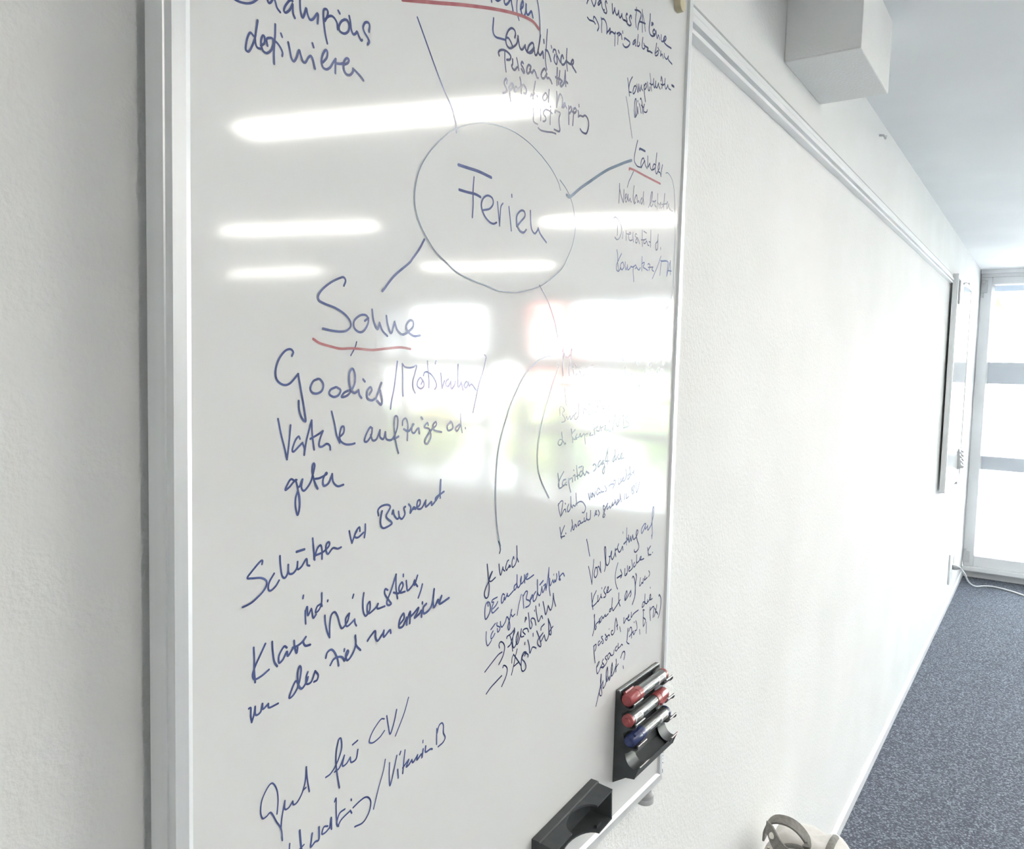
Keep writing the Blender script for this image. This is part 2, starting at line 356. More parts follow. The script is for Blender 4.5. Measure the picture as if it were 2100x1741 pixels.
# ---- handwriting: each stroke is a line of felt-pen ink on the enamel; points are traced on the board plane
def catmull(pts, step):
    if len(pts) < 3: 
        a, b = pts[0], pts[-1]; n = max(2, int((b - a).length / step) + 1)
        return [a.lerp(b, i / n) for i in range(n + 1)]
    out = []
    P = [pts[0] * 2 - pts[1]] + pts + [pts[-1] * 2 - pts[-2]]
    for i in range(1, len(P) - 2):
        p0, p1, p2, p3 = P[i - 1:i + 3]
        n = max(3, min(14, int((p2 - p1).length / step) + 1))
        for j in range(n):
            t = j / n
            out.append(.5 * ((2 * p1) + (p2 - p0) * t + (2 * p0 - 5 * p1 + 4 * p2 - p3) * t * t + (3 * p1 - p0 - 3 * p2 + p3) * t ** 3))
    out.append(pts[-1]); return out
def ink(mb, pts, hw, y):
    """ribbon with round ends in the plane Y = y; pts are (x, z)"""
    c = catmull(pts, hw * .7); q = [c[0]]
    for p in c[1:]:
        if (p - q[-1]).length > hw * .12: q.append(p)
    if len(q) < 2: q.append(q[0] + Vector((hw * .2, 0)))
    t0 = (q[0] - q[1]).normalized(); t1 = (q[-1] - q[-2]).normalized()
    rows = []
    for a in (.97, .8, .45): rows.append((q[0] + t0 * hw * a, math.sqrt(1 - a * a)))
    rows += [(p, 1.0) for p in q]
    for a in (.45, .8, .97): rows.append((q[-1] + t1 * hw * a, math.sqrt(1 - a * a)))
    vs = []; n = len(rows)
    for i, (p, s) in enumerate(rows):
        t = rows[min(i + 1, n - 1)][0] - rows[max(i - 1, 0)][0]
        t = t.normalized() if t.length > 1e-9 else t0
        m = Vector((-t.y, t.x)) * hw * s
        for e in (p + m, p - m): vs.append((e.x, y - 3e-6 * i, e.y))   # the pen's later ink lies over the earlier
    mb.add(vs, [(2 * i, 2 * i + 1, 2 * i + 3, 2 * i + 2) for i in range(n - 1)])
cnt = 0
def write(data, surf, parent, suffix_ok=True):
    global cnt
    cur = None
    def flush():
        if cur: 
            o = cur['mb'].build(cur['name'], M[cur['ink']], parent)
            if cur['ink'] == 'red': o['label'] = 'red underline'
            elif cur['name'] == 'circle': o['label'] = 'thin blue circle'
    for line in data.strip().split('\n'):
        if line.startswith('#'):
            flush(); t = line[1:].split(); cur = dict(name=t[0], ink=t[1], ox=float(t[2]), oy=float(t[3]), s=float(t[4]), w=float(t[5]), mb=MB()); continue
        t = line.split(); w = cur['w']
        if t[0].startswith('@'): w = float(t[0][1:]); t = t[1:]
        v = [float(a) for a in t]
        px = [(cur['ox'] + v[i] * cur['s'], cur['oy'] + v[i + 1] * cur['s']) for i in range(0, len(v) - 1, 2)]
        pts = [at(x, y, surf) for x, y in px]
        x, y = px[len(px) // 2]; o0 = at(x, y, surf); sx = abs(at(x + 1, y, surf).x - o0.x); sz = abs(at(x, y + 1, surf).z - o0.z)
        cnt += 1
        ink(cur['mb'], [Vector((p.x, p.z)) for p in pts], .5 * w * cur['s'] * (sx * sz) ** .5 * .85, surf - .00008 - (cnt % 40) * 3e-6)
    flush()
INK = """
#handwritten_line blue 440 0 .2 27
150 -60 200 -10 260 20 330 35 390 25 440 -10
535 -60 540 -10 555 30 580 20 600 -20
600 -30 620 10 640 80 672 125
800 10 770 5 725 60 710 110 730 130 770 100 795 50 800 35 800 80 805 140 822 185
875 -30 875 40 880 110 900 180 920 150 938 85 950 140 975 200 1010 195 1050 140 1060 160 1055 240
1155 445 1135 350 1120 230 1115 150 1120 100 1145 95 1160 120 1155 165 1130 215
1135 200 1165 170 1200 165 1230 190 1255 240 1262 300
1268 110 1283 138
1335 200 1300 220 1275 270 1285 320 1330 345 1370 320 1380 260 1360 210 1330 200
1380 165 1392 230 1400 300 1420 350 1445 345 1460 325 1478 370 1500 415 1512 410
1583 325 1588 260 1570 230 1540 235 1522 280 1535 330 1570 390 1585 430 1570 455
#handwritten_line blue 440 0 .2 27
400 370 365 335 335 390 320 470 320 510 345 530 375 490 410 400 425 310 440 210
415 390 420 450 440 490 475 500
475 470 510 440 510 375 490 370 475 430 490 510 530 545 575 520 600 460 595 400 560 390 530 405 540 470
622 250 620 350 610 470 607 560 610 655
600 410 640 440 675 490 695 540 692 575
680 345 692 378
755 435 770 510 785 590 810 630 840 590 865 515 880 560 905 630 930 640 960 590 985 575 1005 610 1028 705
1003 445 1015 485
1110 640 1150 590 1155 530 1135 515 1105 570 1095 630 1110 690 1145 712 1185 690 1215 640 1240 605
1240 605 1238 660 1237 750
1245 650 1285 655 1320 650
1320 665 1365 645 1375 610 1350 600 1325 640 1325 710 1350 760 1385 770 1415 740 1420 705
1420 705 1460 745 1500 790 1525 825
#handwritten_line blue 990 0 .12863 34
135 -20 140 30
200 -10 235 15 280 -10
340 -10 345 50 370 75 410 40 435 -10
450 -20 460 60 475 140 485 205
@24 550 -20 542 60 540 140 550 230 575 322
600 150 640 100 640 20 615 60 605 140 620 220 650 260 680 200 690 70
690 70 690 150 705 230 730 230 770 180 785 220 797 280
#underline red 800 0 .3095 20
80 -2 300 18 500 35 700 62 850 98 940 140 985 192
#connecting_line blue 990 0 .12863 22
865 -20 890 130 905 300 910 450 913 560
#connecting_line blue 990 0 .12863 32
172 290 163 400 160 480 175 550 215 595 280 615 350 635
#handwritten_line navy 990 0 .12863 32
510 600 520 530 500 475 455 450 405 490 370 580 365 660 385 730 430 770 490 745 540 690 560 580
370 600 410 610 450 680 475 750
560 575 570 660 585 740 610 790 640 780 675 720
675 720 680 780 705 830
705 830 740 840 790 790 810 750 800 690 770 690 730 740 705 820
745 850 790 830 820 760
815 760 825 830 838 880 870 850 900 690 918 560
880 800 895 860 920 875 955 820 960 860 965 925
972 635 975 685
@24 1030 470 1020 600 1010 760 995 880 1000 1000 1018 1110
1000 800 1030 810 1060 880 1085 975
@24 1090 730 1098 765
@26 1120 830 1130 790 1160 800 1170 850 1190 900 1235 995
@26 1150 870 1135 940 1150 1000 1175 1025 1185 970 1175 900
@26 1205 805 1218 845
1285 930 1270 880 1250 910 1245 980 1265 1030 1300 1020 1335 960
@24 1342 775 1335 880 1335 1000 1348 1130
1345 985 1390 1020 1435 1020 1445 970 1430 955 1410 1000 1430 1060 1482 1150
#handwritten_line navy 990 0 .12863 34
260 885 250 840 270 805 320 795 380 820 430 870 445 910 430 950 380 955
@26 350 830 350 950 358 1050 370 1145
475 945 475 1020 460 1050 480 1100 510 1115 550 1070
@26 540 925 555 1000 573 1120
645 1010 625 985 612 1030 640 1080 660 1140 650 1165 615 1100
760 1050 730 1035 705 1080 700 1150 720 1175 750 1140 765 1060
750 1110 780 1165 815 1120 840 1160 860 1230 880 1245
1005 1130 985 1095 950 1130 930 1190 945 1245 980 1245 1020 1180
1015 1170 1020 1240 1055 1245 1080 1280 1100 1330
@26 1187 1080 1183 1200 1180 1360
@26 1228 1130 1218 1220 1205 1345
1160 1230 1200 1250 1240 1270 1260 1300
1265 1290 1235 1340 1245 1380 1280 1350 1300 1310
@26 1315 1125 1318 1250 1322 1375
1290 1330 1320 1300 1350 1325
@24 1315 1130 1300 1280 1290 1340
#handwritten_line navy 1000 100 .114286 36
340 620 345 560 330 535 300 580 300 640 330 700 345 750 320 780 275 795
@30 380 690 395 760 402 860 412 945
375 700 400 660 430 620 455 640 450 690 410 740 390 730
520 690 500 680 475 730 480 765 520 755 560 710 585 690
578 515 595 600 600 700 603 800
600 700 640 650 670 680 695 750 680 810 650 795
@26 853 585 840 680 825 790 815 900
770 855 790 810 800 840 840 800
885 845 893 860
@28 1060 830 1040 790 1000 840 990 890 1010 930 1050 910 1075 850
@28 1102 735 1095 850 1090 960
@30 1240 770 1245 870 1240 960 1237 1050
@30 1237 1050 1260 930 1285 830 1310 815 1335 860 1345 930 1335 1050
1335 1050 1380 980 1390 1010 1360 1055 1345 1040
@26 1390 970 1400 1020 1415 1065
@28 1455 1025 1455 1150 1455 1355
1460 1080 1490 1040 1510 1080 1490 1130 1465 1160
@28 1545 1110 1535 1250 1525 1375
1545 1080 1575 1065 1590 1110 1565 1150 1540 1150
1500 1100 1530 1140
@24 1637 1000 1640 1040
@26 1620 1110 1630 1160 1625 1225
@30 1625 1220 1660 1200 1710 1215 1740 1195 1780 1230 1810 1320 1805 1420 1775 1510 1740 1520 1690 1490 1658 1440
#handwritten_line navy 1000 100 .114286 28
820 1075 822 1180 820 1280 840 1325 895 1355
@22 950 1080 952 1180 950 1290
1080 1100 1040 1090 1005 1130 1005 1180 1040 1230 1040 1280 1010 1305 990 1300
1045 1090 1100 1110 1155 1160
@22 1130 1090 1125 1200 1118 1360
1128 1030 1130 1050
1210 1145 1215 1115 1270 1130 1300 1160 1280 1250 1285 1370 1295 1450 1275 1485 1190 1445
905 1420 960 1465 1060 1490 1150 1500 1220 1525
#handwritten_line navy 1190 0 .1 30
135 70 150 20 170 -20
220 -20 250 70 280 130 310 60 320 -20
420 10 390 20 360 80 375 105 420 40
400 -20 430 50 445 150 475 215 490 200
545 65 530 20 510 60 525 150 540 230 525 275 480 245
652 80 655 170 665 280 690 230 705 165
705 165 715 240 745 310 775 270 785 220
785 225 790 310 810 365 840 330 850 285
850 285 860 360 885 410 920 420
965 300 955 275 935 330 950 390 960 450 945 440 900 410
1045 380 1045 330 1025 320 1005 380 1025 450 1040 500 1010 525 965 490 950 450
@24 1150 155 1148 250 1135 350 1132 450 1145 565
1120 205 1180 215 1235 260 1245 320 1220 410 1190 500 1175 605
@22 1268 195 1275 300 1268 450 1270 660
@22 1275 270 1300 400 1320 540 1330 640
1210 440 1270 460 1330 485
1435 290 1430 400 1415 520 1410 620 1430 700 1470 740 1520 725 1540 660 1510 600
1510 600 1485 650 1500 700 1525 700
1465 500 1465 465 1495 490 1460 520
@24 1555 630 1560 720 1575 790 1600 720 1626 810
@26 1660 715 1660 830 1690 850 1730 780
1690 850 1740 830 1760 780 1740 745 1710 790 1715 860 1770 930 1860 990
#handwritten_line navy 1190 0 .1 30
145 355 190 410 270 440 305 490
270 390 275 345 300 355 340 430 372 510 375 570 350 630
@26 425 360 440 450 435 560 438 665
440 390 480 390 520 450 540 530 545 620 540 690
545 670 590 620 610 580 610 650 600 700 640 650 690 690
@24 710 680 710 800 705 940
660 660 710 690 720 660
@24 770 680 770 800 765 910
750 690 800 670 815 700 790 730
815 690 840 710 852 805
868 640 870 680
905 810 910 780 960 815 1010 860 1010 910 970 960 920 970 880 930 873 905
@24 1130 810 1090 850 1075 910 1100 900 1130 840 1125 920 1140 945
@24 1187 710 1175 830 1165 930 1190 950 1215 910 1205 870
@26 1282 770 1270 880 1265 960 1290 1005 1320 980 1310 920 1300 890
1310 930 1350 960 1390 990 1370 1040 1420 1055 1470 1085
@26 1563 890 1550 1000 1530 1090 1540 1140 1580 1130 1600 1080
@24 1590 975 1618 1040
@24 1545 1090 1590 1040 1600 1080
@24 1650 1050 1645 1150 1675 1110 1700 1195
@24 1720 1100 1725 1160 1770 1215 1805 1150
@26 1805 1150 1800 1210 1830 1260 1878 1315
#handwritten_line navy 1230 140 .08617 27
660 235 680 380 690 520 705 660
775 205 730 290 700 390 690 490 700 560 745 575
845 410 810 450 785 560 800 610 840 550 860 450 840 410
880 380 890 480 905 575 920 480 925 380
925 380 935 470 955 545 985 400
985 400 990 480 1015 530
1055 390 1055 520 1065 650 1085 795
1060 420 1095 360 1110 420 1085 490 1065 500
1130 330 1140 420 1155 520 1180 525 1190 450
@22 1192 125 1205 250 1215 400 1228 540
1190 360 1230 390 1265 370 1280 250
1280 250 1275 380 1305 465 1330 310
1330 310 1325 420 1355 465 1395 355
1395 360 1405 430 1435 495
1455 300 1465 200 1480 260 1490 340 1475 480
1455 380 1500 400 1545 370
1555 245 1545 370 1565 490 1590 470 1620 400
1615 400 1640 480 1685 515
@44 1715 405 1762 438
#handwritten_line navy 1230 140 .08617 26
830 1165 820 1000 830 800 850 725 868 780 862 950 845 1120
845 1165 885 1080 900 920
900 920 905 1000 910 1080
905 770 905 800
935 840 960 940 980 1065
965 740 975 710 1000 800 1010 930 1030 1080
990 880 1030 930
1060 860 1040 960 1050 1030 1090 1050 1120 1030 1125 990
#connecting_line navy 1230 140 .08617 17
625 675 670 950 710 1250 768 1665
#handwritten_line navy 1230 270 .08617 26
900 210 860 380 825 560 820 690 850 770 900 830 985 850
@42 945 425 960 405 1075 465
985 860 1030 760 1070 690
1060 700 1040 630 1000 660 975 760 985 860
1070 690 1080 790 1125 880
1140 580 1140 720 1140 845 1190 750
1190 750 1200 850 1235 915 1270 890
1330 800 1290 770 1260 840 1270 905 1310 860 1330 750 1353 510
1325 800 1320 920 1345 1005 1380 950
1380 950 1420 850 1410 740 1385 850 1395 950 1430 970
1435 980 1455 1065
1450 1060 1465 930 1490 790
#underline red 1230 270 .08617 40
700 905 712 875 850 930 1050 1040 1300 1170 1435 1240
#connecting_line navy 1230 270 .08617 20
800 950 740 1080 690 1190 652 1325
#connecting_line pale 0 0 1 1.5
1365.3 354.9 1369.6 354.9 1375.6 363 1380 375.5 1382.5 395 1383.8 420 1384 449 1384.4 469.5 1383.7 500 1381 560 1379 597 1372.5 625 1359 639 1342.5 646
#handwritten_line navy 1230 360 .08617 25
470 190 465 400 450 655
465 260 490 420 555 640 565 520 572 335
600 560 630 500 625 430 600 500 605 600 625 630 650 560 670 450
670 450 670 560 690 610 720 540
720 540 730 600 750 630
815 245 800 400 790 560 820 670 850 630
880 500 865 460 830 560 825 660
880 470 890 600 910 640
890 640 920 600 945 655
1000 530 970 600 990 680 1020 600 1040 390
1035 560 1045 690
1155 760 1190 670 1210 500 1235 390 1250 440 1225 600 1195 690 1220 740 1260 680 1260 610
1255 610 1300 620 1330 590 1310 640 1310 710 1340 750
@22 1380 430 1375 600 1360 795
1370 640 1400 680 1415 785
1420 690 1450 640 1440 720 1460 780 1510 720
1545 430 1530 600 1515 785
1470 690 1540 680 1590 670
1590 670 1615 620 1590 720 1600 790 1640 680
@32 1640 680 1650 780 1730 850
#handwritten_line navy 1230 360 .08617 25
325 1020 360 990 400 1005 440 1055 500 1180 520 1290 500 1400 450 1500 400 1525 355 1470
425 1090 425 1190 415 1420
555 1340 540 1495
625 1315 625 1540
640 1380 690 1400 740 1380 720 1350 690 1380 690 1500 720 1550 770 1530
790 1350 785 1450 798 1580
885 1410 860 1380 840 1430 870 1480 890 1540 880 1600 850 1590 860 1520 890 1470
890 1470 920 1540 940 1620
1010 1300 1008 1500 1015 1685
985 1530 1050 1530 1100 1510
1045 1325 1110 1370
1100 1510 1050 1540 1045 1610 1080 1610 1110 1560 1140 1650 1165 1665
1215 1300 1210 1500 1203 1700
1170 1570 1200 1590
1390 1396 1375 1556 1330 1626 1330 1756 1350 1771 1375 1716 1380 1526
1447 1716 1447 1756
#handwritten_line blue 1230 470 .08617 24
405 490 425 620 425 800 445 1005
515 580 440 740 400 850 395 960 440 1000 500 920
540 780 500 830 490 930 530 960 570 890 550 790
480 940 530 970
605 780 600 880 620 965 650 890 655 850
655 850 660 960 700 950 740 880
800 890 790 1000 800 1130 805 1245
740 890 790 900 850 850
850 850 870 900 840 940
870 900 900 950 930 970 960 920
1005 650 1000 800 995 990
1005 820 1050 790 1060 820 1030 900 1080 940 1135 980
1140 840 1160 820 1190 860 1170 980
1150 910 1210 905 1260 900
1265 900 1240 960 1280 1005
@20 1455 640 1380 860 1310 1030 1245 1180
@30 1450 750 1480 760 1570 755 1620 780 1620 850 1605 980 1590 1115
@22 1465 770 1445 930 1430 1095
@22 1680 745 1640 920 1600 1090
@22 1680 745 1675 900 1680 1080
1610 980 1700 1000
#circle pale 830 240 .2 14
@9 1597 750 1570 660 1500 530 1400 395
@12 1400 395 1280 270 1140 165 1000 100 870 68 770 62 650 78 540 110 430 180 320 280 230 390 160 510 118 640 98 780 100 900 125 1020 170 1140 230 1255 310 1380 420 1490 530 1590 680 1670 850 1737 955 1780 1110 1798 1238 1782 1393 1730 1510 1645 1605 1550 1660 1440 1710 1310 1738 1160 1742 1030
@9 1742 1030 1725 920 1695 820 1650 730 1590 645
#handwritten_word blue 830 240 .2 20
@30 550 490 640 520 760 560 885 620
@18 710 615 700 760 700 900 692 1030
@26 558 745 640 770 720 790 775 820
805 955 870 940 905 890 895 830 845 805 800 840 785 910 810 1000 860 1070 905 1095 938 1082
@17 950 870 960 980 972 1115
@17 972 1115 978 1000 985 920 1005 885
@17 1068 920 1080 1040 1092 1165
@18 1097 795 1098 820
1150 1120 1190 1070 1230 1020 1225 970 1190 960 1150 1010 1148 1090 1175 1160 1215 1185 1243 1155
@18 1288 960 1290 1060 1300 1150 1330 1195 1355 1170 1367 1140
1367 1140 1390 1200 1450 1285
#connecting_line blue 800 0 .3095 12
180 115 330 530 405 705 425 775 437 825 437 878
#connecting_line pale 0 0 1 5
1162 400 1167 404 1174 400 1190 386 1210 372 1230 358 1247.2 347.5 1264.5 340 1281.7 333 1294.6 329
#connecting_line blue 0 0 1 5.2
870 491 860 510 846 530 838 540 808 566 784 597
#handwritten_word blue 540 540 .2 25
825 230 842 180 825 145 790 148 700 190 610 260 562 330 570 380 630 415 740 460 830 520 885 590 890 650 850 690 790 700 700 690 605 668
1040 590 1070 560 1045 530 990 535 930 590 930 660 980 705 1030 690 1070 620 1075 560
1115 475 1130 590 1170 675 1190 610
1190 610 1220 690 1270 745
1262 540 1275 630 1310 715 1345 600
1345 600 1370 680 1420 730 1470 715
1470 715 1530 660 1535 600 1500 585 1465 640 1480 700 1540 745 1605 740
#underline red 540 540 .2 26
510 775 580 820 700 855 790 875 900 872 1000 878 1120 888 1250 875 1400 862 1505 878
#connecting_line navy 540 540 .2 16
955 805 940 860 895 945
#handwritten_line blue 540 700 .2 26
292 150 305 110 275 80 220 100 160 180 125 290 135 390 200 445 270 430 355 335
355 335 380 480 410 650 432 800 425 822 390 780 365 700 360 610
560 385 510 410 480 480 500 525 550 535 600 505 612 440 580 390 550 385
740 470 690 495 675 540 720 570 770 550 790 500 750 470
885 500 830 525 800 570 850 560 890 520 935 430 935 330 910 280 880 330 880 430 900 500 930 530 965 510
975 500 985 550 1005 580
1022 390 1040 412
1085 545 1110 500 1095 470 1065 510 1065 580 1110 605 1155 580
1155 580 1185 500 1210 425
1195 500 1215 600 1205 650 1165 610
#handwritten_line blue 760 700 .119 30
460 345 430 600 400 820 360 1020 340 1165
545 385 550 600 550 800 556 940
545 385 590 440 670 455 740 440 790 420 760 560 728 680 728 800 765 890
870 740 890 680 855 625 810 690 805 770 860 815 910 780 915 710 880 650
@26 980 340 988 500 1005 650 1003 800
910 590 930 535 980 530 1050 580 1110 670 1135 760 1105 825
1125 340 1115 385
1210 550 1232 805
1232 805 1270 680
1340 650 1300 690 1300 760 1340 770 1380 690
1380 690 1390 815 1440 760 1460 690
1505 400 1500 680 1510 790 1545 740 1560 700
1560 700 1590 835
1640 700 1610 760 1640 800 1680 730 1650 690
1690 700 1700 770 1740 740 1815 840
@20 1960 230 1985 260 1980 320 1940 500 1870 720 1820 950 1760 1230
#handwritten_line blue 540 700 .2 24
150 795 180 950 215 1090 242 1210
242 1210 260 1060 278 860
375 1000 360 975 325 1020 295 1110 310 1130 360 1080 400 1040
400 1040 420 1100 418 1165
418 1165 440 1020 470 900 495 810
495 810 500 950 520 1110
480 1000 550 960 610 920
610 920 580 1000 570 1070 600 1080 650 1050 680 1070 685 1110
700 720 730 850 750 960 780 1040
770 990 820 940 825 880 800 880 780 960 790 1020 840 1055 900 1055 935 1045
1115 900 1095 880 1055 950 1035 1020 1065 1025 1105 960 1115 890
1100 960 1120 1015 1160 1000 1195 910
1195 910 1195 980 1230 1000 1250 930
1250 930 1260 1000 1310 1010 1350 960
@20 1350 960 1375 870 1375 780 1350 770 1340 850 1345 960 1360 1050 1383 1145
1340 1000 1385 975
@19 1425 860 1430 810 1460 790 1480 850 1478 930 1475 1015
1440 900 1490 920 1540 850
@20 1530 850 1520 920 1545 940 1590 890 1600 945
1620 780 1630 795
@20 1690 860 1680 835 1650 880 1700 900 1715 980 1680 1050 1655 1030 1680 970 1720 910
@20 1720 910 1770 860 1765 825 1740 860 1750 910 1825 930
@20 1920 820 1885 870 1895 915 1940 890 1930 830 1905 840
@20 2010 850 1970 890 1985 920 2020 860
@16 2022 745 2025 850 2038 935
@16 2070 885 2072 895
#handwritten_line blue 540 700 .2 25
320 1430 280 1415 240 1480 225 1525 270 1490 310 1440 340 1420
330 1420 350 1500 370 1650 365 1740
400 1420 390 1500 420 1530 480 1450 510 1350 525 1270 510 1255 500 1330 520 1430 555 1510
530 1410 580 1400 650 1360 640 1350 610 1420 620 1480 670 1450 705 1360
705 1360 715 1440 760 1485 820 1470
#handwritten_line blue 490 960 .2 25
600 240 580 310 580 400 600 480 620 400 620 300 600 210 625 180 650 115
#handwritten_line blue 490 960 .2 24
235 985 240 950 215 960 130 1060 85 1125 130 1130 220 1125 275 1150 280 1200 240 1270 150 1360 90 1400 35 1425
360 1080 310 1170 300 1240 325 1255 375 1210 410 1150
420 900 425 1000 440 1100 470 1125 500 1070 505 990
505 990 510 1075 550 1080 590 1030 600 960
600 960 600 1035 640 1010 690 930 700 990 722 1000
@28 590 858 670 832
755 720 765 830 775 940
770 930 800 830 835 790 850 840 850 930
770 900 860 860 920 800 925 760 900 770 890 830 910 880 960 820 1010 825 1045 810
#handwritten_line blue 490 960 .2 22
1130 645 1145 720 1158 768
1158 768 1185 690 1210 640
1240 645 1235 605 1205 640 1185 700 1220 710 1275 660
1295 575 1295 640 1285 710
1430 485 1425 430 1460 390 1520 375 1550 400 1510 480 1520 515 1560 550 1560 575 1480 615 1450 570 1455 490 1465 440
1570 470 1580 430 1590 480 1620 520 1640 500 1635 445
1640 500 1670 520 1700 470 1690 410 1705 395
1740 370 1760 400 1755 460 1790 400 1810 420
1790 420 1850 380 1855 330 1830 340 1825 410 1870 410 1915 330
1915 330 1915 395 1970 345
1975 350 1975 380 2010 340 2020 300 2100 240
2068 120 2060 220 2062 305
2020 330 2060 250 2068 120
#handwritten_line blue 490 1150 .2 22
@22 660 355 655 385
680 510 680 580 683 645
690 490 700 470 705 560 740 490
745 500 760 585 790 550
840 440 800 470 785 530 820 500 845 430 848 330
845 430 850 465
910 405 908 415
880 560 885 640 905 730 928 785
928 785 930 660 945 560 980 525 1010 570 1035 660 1060 690 1110 620 1130 540
1130 540 1095 590 1095 660 1120 665 1185 600
1185 600 1190 640 1203 665
1175 345 1165 380
1280 330 1270 420 1275 520 1300 565 1340 500 1340 420 1315 460 1325 540 1400 480 1425 440
1425 440 1420 490 1495 465
1525 300 1500 290 1495 340 1540 410 1560 440 1530 455 1515 420 1560 300 1610 140
1610 140 1610 280 1625 385
1585 325 1640 330 1680 260 1670 220 1640 270 1650 325 1700 315
1715 205 1720 260 1730 305 1780 250 1800 200
1800 200 1800 250 1830 150
1800 220 1830 262
1685 140 1685 160
1880 240 1865 300 1838 378
#handwritten_line blue 490 1150 .2 26
150 890 155 1000 155 1130 165 1245
270 850 220 960 165 1080 140 1170 160 1215 230 1180 305 1115
340 830 345 930 360 1030 390 1080
490 890 460 880 410 970 410 1045 450 1010 490 930 500 975 550 900
565 820 570 880 590 945 600 890
550 890 600 870 650 830 685 780
685 780 660 830 680 870 730 860
#handwritten_line blue 490 1150 .2 24
100 1515 120 1510 120 1590 130 1655
130 1655 155 1570 165 1495
165 1495 170 1580 220 1550 240 1465
240 1465 245 1520 300 1465
300 1465 310 1505 400 1462
610 1260 580 1235 540 1320 515 1405 560 1370 610 1270 635 1120 620 1080 600 1150 605 1260 640 1310 690 1240 705 1190
705 1140 690 1190 690 1260 740 1240 780 1130
780 1130 810 1170 800 1220 768 1240
890 995 905 940 945 910 980 940 1010 1010 1020 1075
935 1070 970 1010 1020 985 1060 990 1080 1025
1080 905 1078 925
1080 1020 1120 940 1110 920 1095 970 1110 1020 1160 960 1195 860 1192 765
1195 850 1210 880 1245 915
1318 820 1350 770 1395 720 1400 780 1420 820 1470 750 1485 715
1485 715 1485 780 1545 710 1555 740
1640 660 1690 590 1685 540 1650 600 1640 680 1680 670 1710 600 1720 580 1718 655
1718 620 1755 520 1750 640
1760 570 1790 540 1840 480 1825 530 1800 585 1850 540 1870 510 1870 575
1880 425 1880 438
1920 440 1890 480 1895 540 1950 500 1985 420 2000 290
2000 290 1990 400 2000 475 2040 400 2050 430 2080 350 2060 400 2060 440 2150 380
#handwritten_line blue 500 1400 .2 20
@19 340 1345 350 1200 335 1090 290 1030 240 1080 185 1200 170 1320 190 1390 230 1370 275 1330 330 1420 380 1500 392 1615
380 1500 390 1380 420 1210
420 1210 420 1295 460 1280 500 1215
500 1215 510 1250 550 1220 600 1120 630 1000 640 865
640 865 650 990 670 1115
615 1095 635 1075
@20 840 970 890 930 950 830 1000 680 995 575 970 590 945 720 945 850 960 970 978 1075
930 915 980 870 1030 745
1030 745 1010 850 1050 830 1090 765
1090 765 1100 815 1150 780 1168 685
1115 635 1165 592
#handwritten_line blue 500 1400 .2 18
@16 1440 370 1400 380 1320 500 1285 600 1320 615 1390 560 1440 490
1465 340 1480 440 1500 525 1540 400 1565 275
@15 1688 150 1640 320 1553 545
#handwritten_line blue 500 1400 .2 20
470 1650 465 1720
@28 572 1515 580 1620 590 1720
560 1720 615 1660
@24 700 1545 690 1620 685 1685 730 1630 768 1605 770 1480
860 1470 820 1480 800 1550 840 1530 880 1480
880 1490 895 1380 898 1500
@18 930 1220 945 1185 945 1300 950 1400 960 1470 1000 1400 1090 1310
1035 1295 980 1340 950 1440 970 1470
1090 1310 1105 1335
1100 1195 1102 1205
@18 1120 1280 1180 1220 1240 1175 1280 1180 1300 1230 1280 1330 1220 1430 1135 1475
@14 1450 785 1430 900 1380 1080 1328 1295
@16 1493 820 1490 950 1497 1055 1530 930 1567 745
1577 890 1582 975
1608 705 1598 735
@17 1652 690 1640 800 1628 930
1630 870 1680 800 1690 790 1665 860 1690 840 1720 790
1720 790 1735 815 1780 740
1780 740 1775 790 1820 730 1825 770 1837 680
@14 1837 590 1835 615
1863 650 1862 710 1910 680 1930 680
@16 1978 470 1975 630
@16 1980 520 2000 440 2030 412 2045 440 2045 510 2062 560 2040 610 1990 655
#handwritten_line navy 980 1110 .1 28
190 470 205 620 215 780 230 950 210 1120 160 1165 130 1090 150 980 215 820 290 620
290 620 240 720 230 800 270 820 355 740
430 470 440 590 465 690 510 530
510 530 520 580 550 610
630 385 600 420 570 530 585 595 625 530 660 490
640 490 640 530 670 515
740 360 730 315 700 410 700 510 720 530 770 460 800 320 795 95
800 330 830 420
#handwritten_line blue 980 1110 .1 29
210 1330 190 1250 150 1340 140 1500 155 1600 210 1530 255 1400 240 1270 200 1240
395 1145 300 1200 285 1250 320 1250 290 1350 280 1430 310 1465 415 1360
405 1240 370 1310 305 1385
545 1100 510 1080 480 1180 485 1265 520 1230 540 1140 550 1200 600 1080
600 1070 620 1130 725 1015
790 870 745 920 745 1000 790 940 800 800 800 690
795 850 820 950 870 880 890 740
890 720 870 800 890 870 950 790 955 690
955 690 960 850
955 790 1010 720 1020 660 985 700 980 760 1020 775 1140 690
#handwritten_line blue 980 1110 .1 27
@24 170 1855 165 2000 180 2110 200 2140 240 2090 275 2030
@28 265 1810 355 1685
310 1840 270 1920 270 2000 310 1960 345 1890
390 1670 390 1730 450 1760 440 1820 405 1860 395 1790
460 1650 465 1720 495 1755 560 1650 590 1550 630 1600 650 1700 650 1780 625 1815 615 1730 650 1580 690 1400
680 1500 710 1540 755 1495
@22 890 1090 850 1250 820 1400 803 1515
@24 920 1100 930 1230 940 1370
925 1130 980 1030 1015 1040 990 1180 1040 1210 1075 1250 1040 1320 975 1355
1060 1230 1120 1130 1110 1100 1075 1180 1060 1230
1185 1030 1140 1110 1130 1200 1150 1230 1200 1150 1220 1000 1218 790
1220 1030 1240 1100 1280 1090 1310 930
@34 1270 890 1335 810
1310 930 1330 1050 1390 880 1345 910
1390 880 1395 1000
@24 1395 1000 1420 850 1455 540
@26 1455 540 1450 750 1460 950 1480 1110
@24 1470 760 1480 910 1535 790
1535 790 1555 850 1575 790
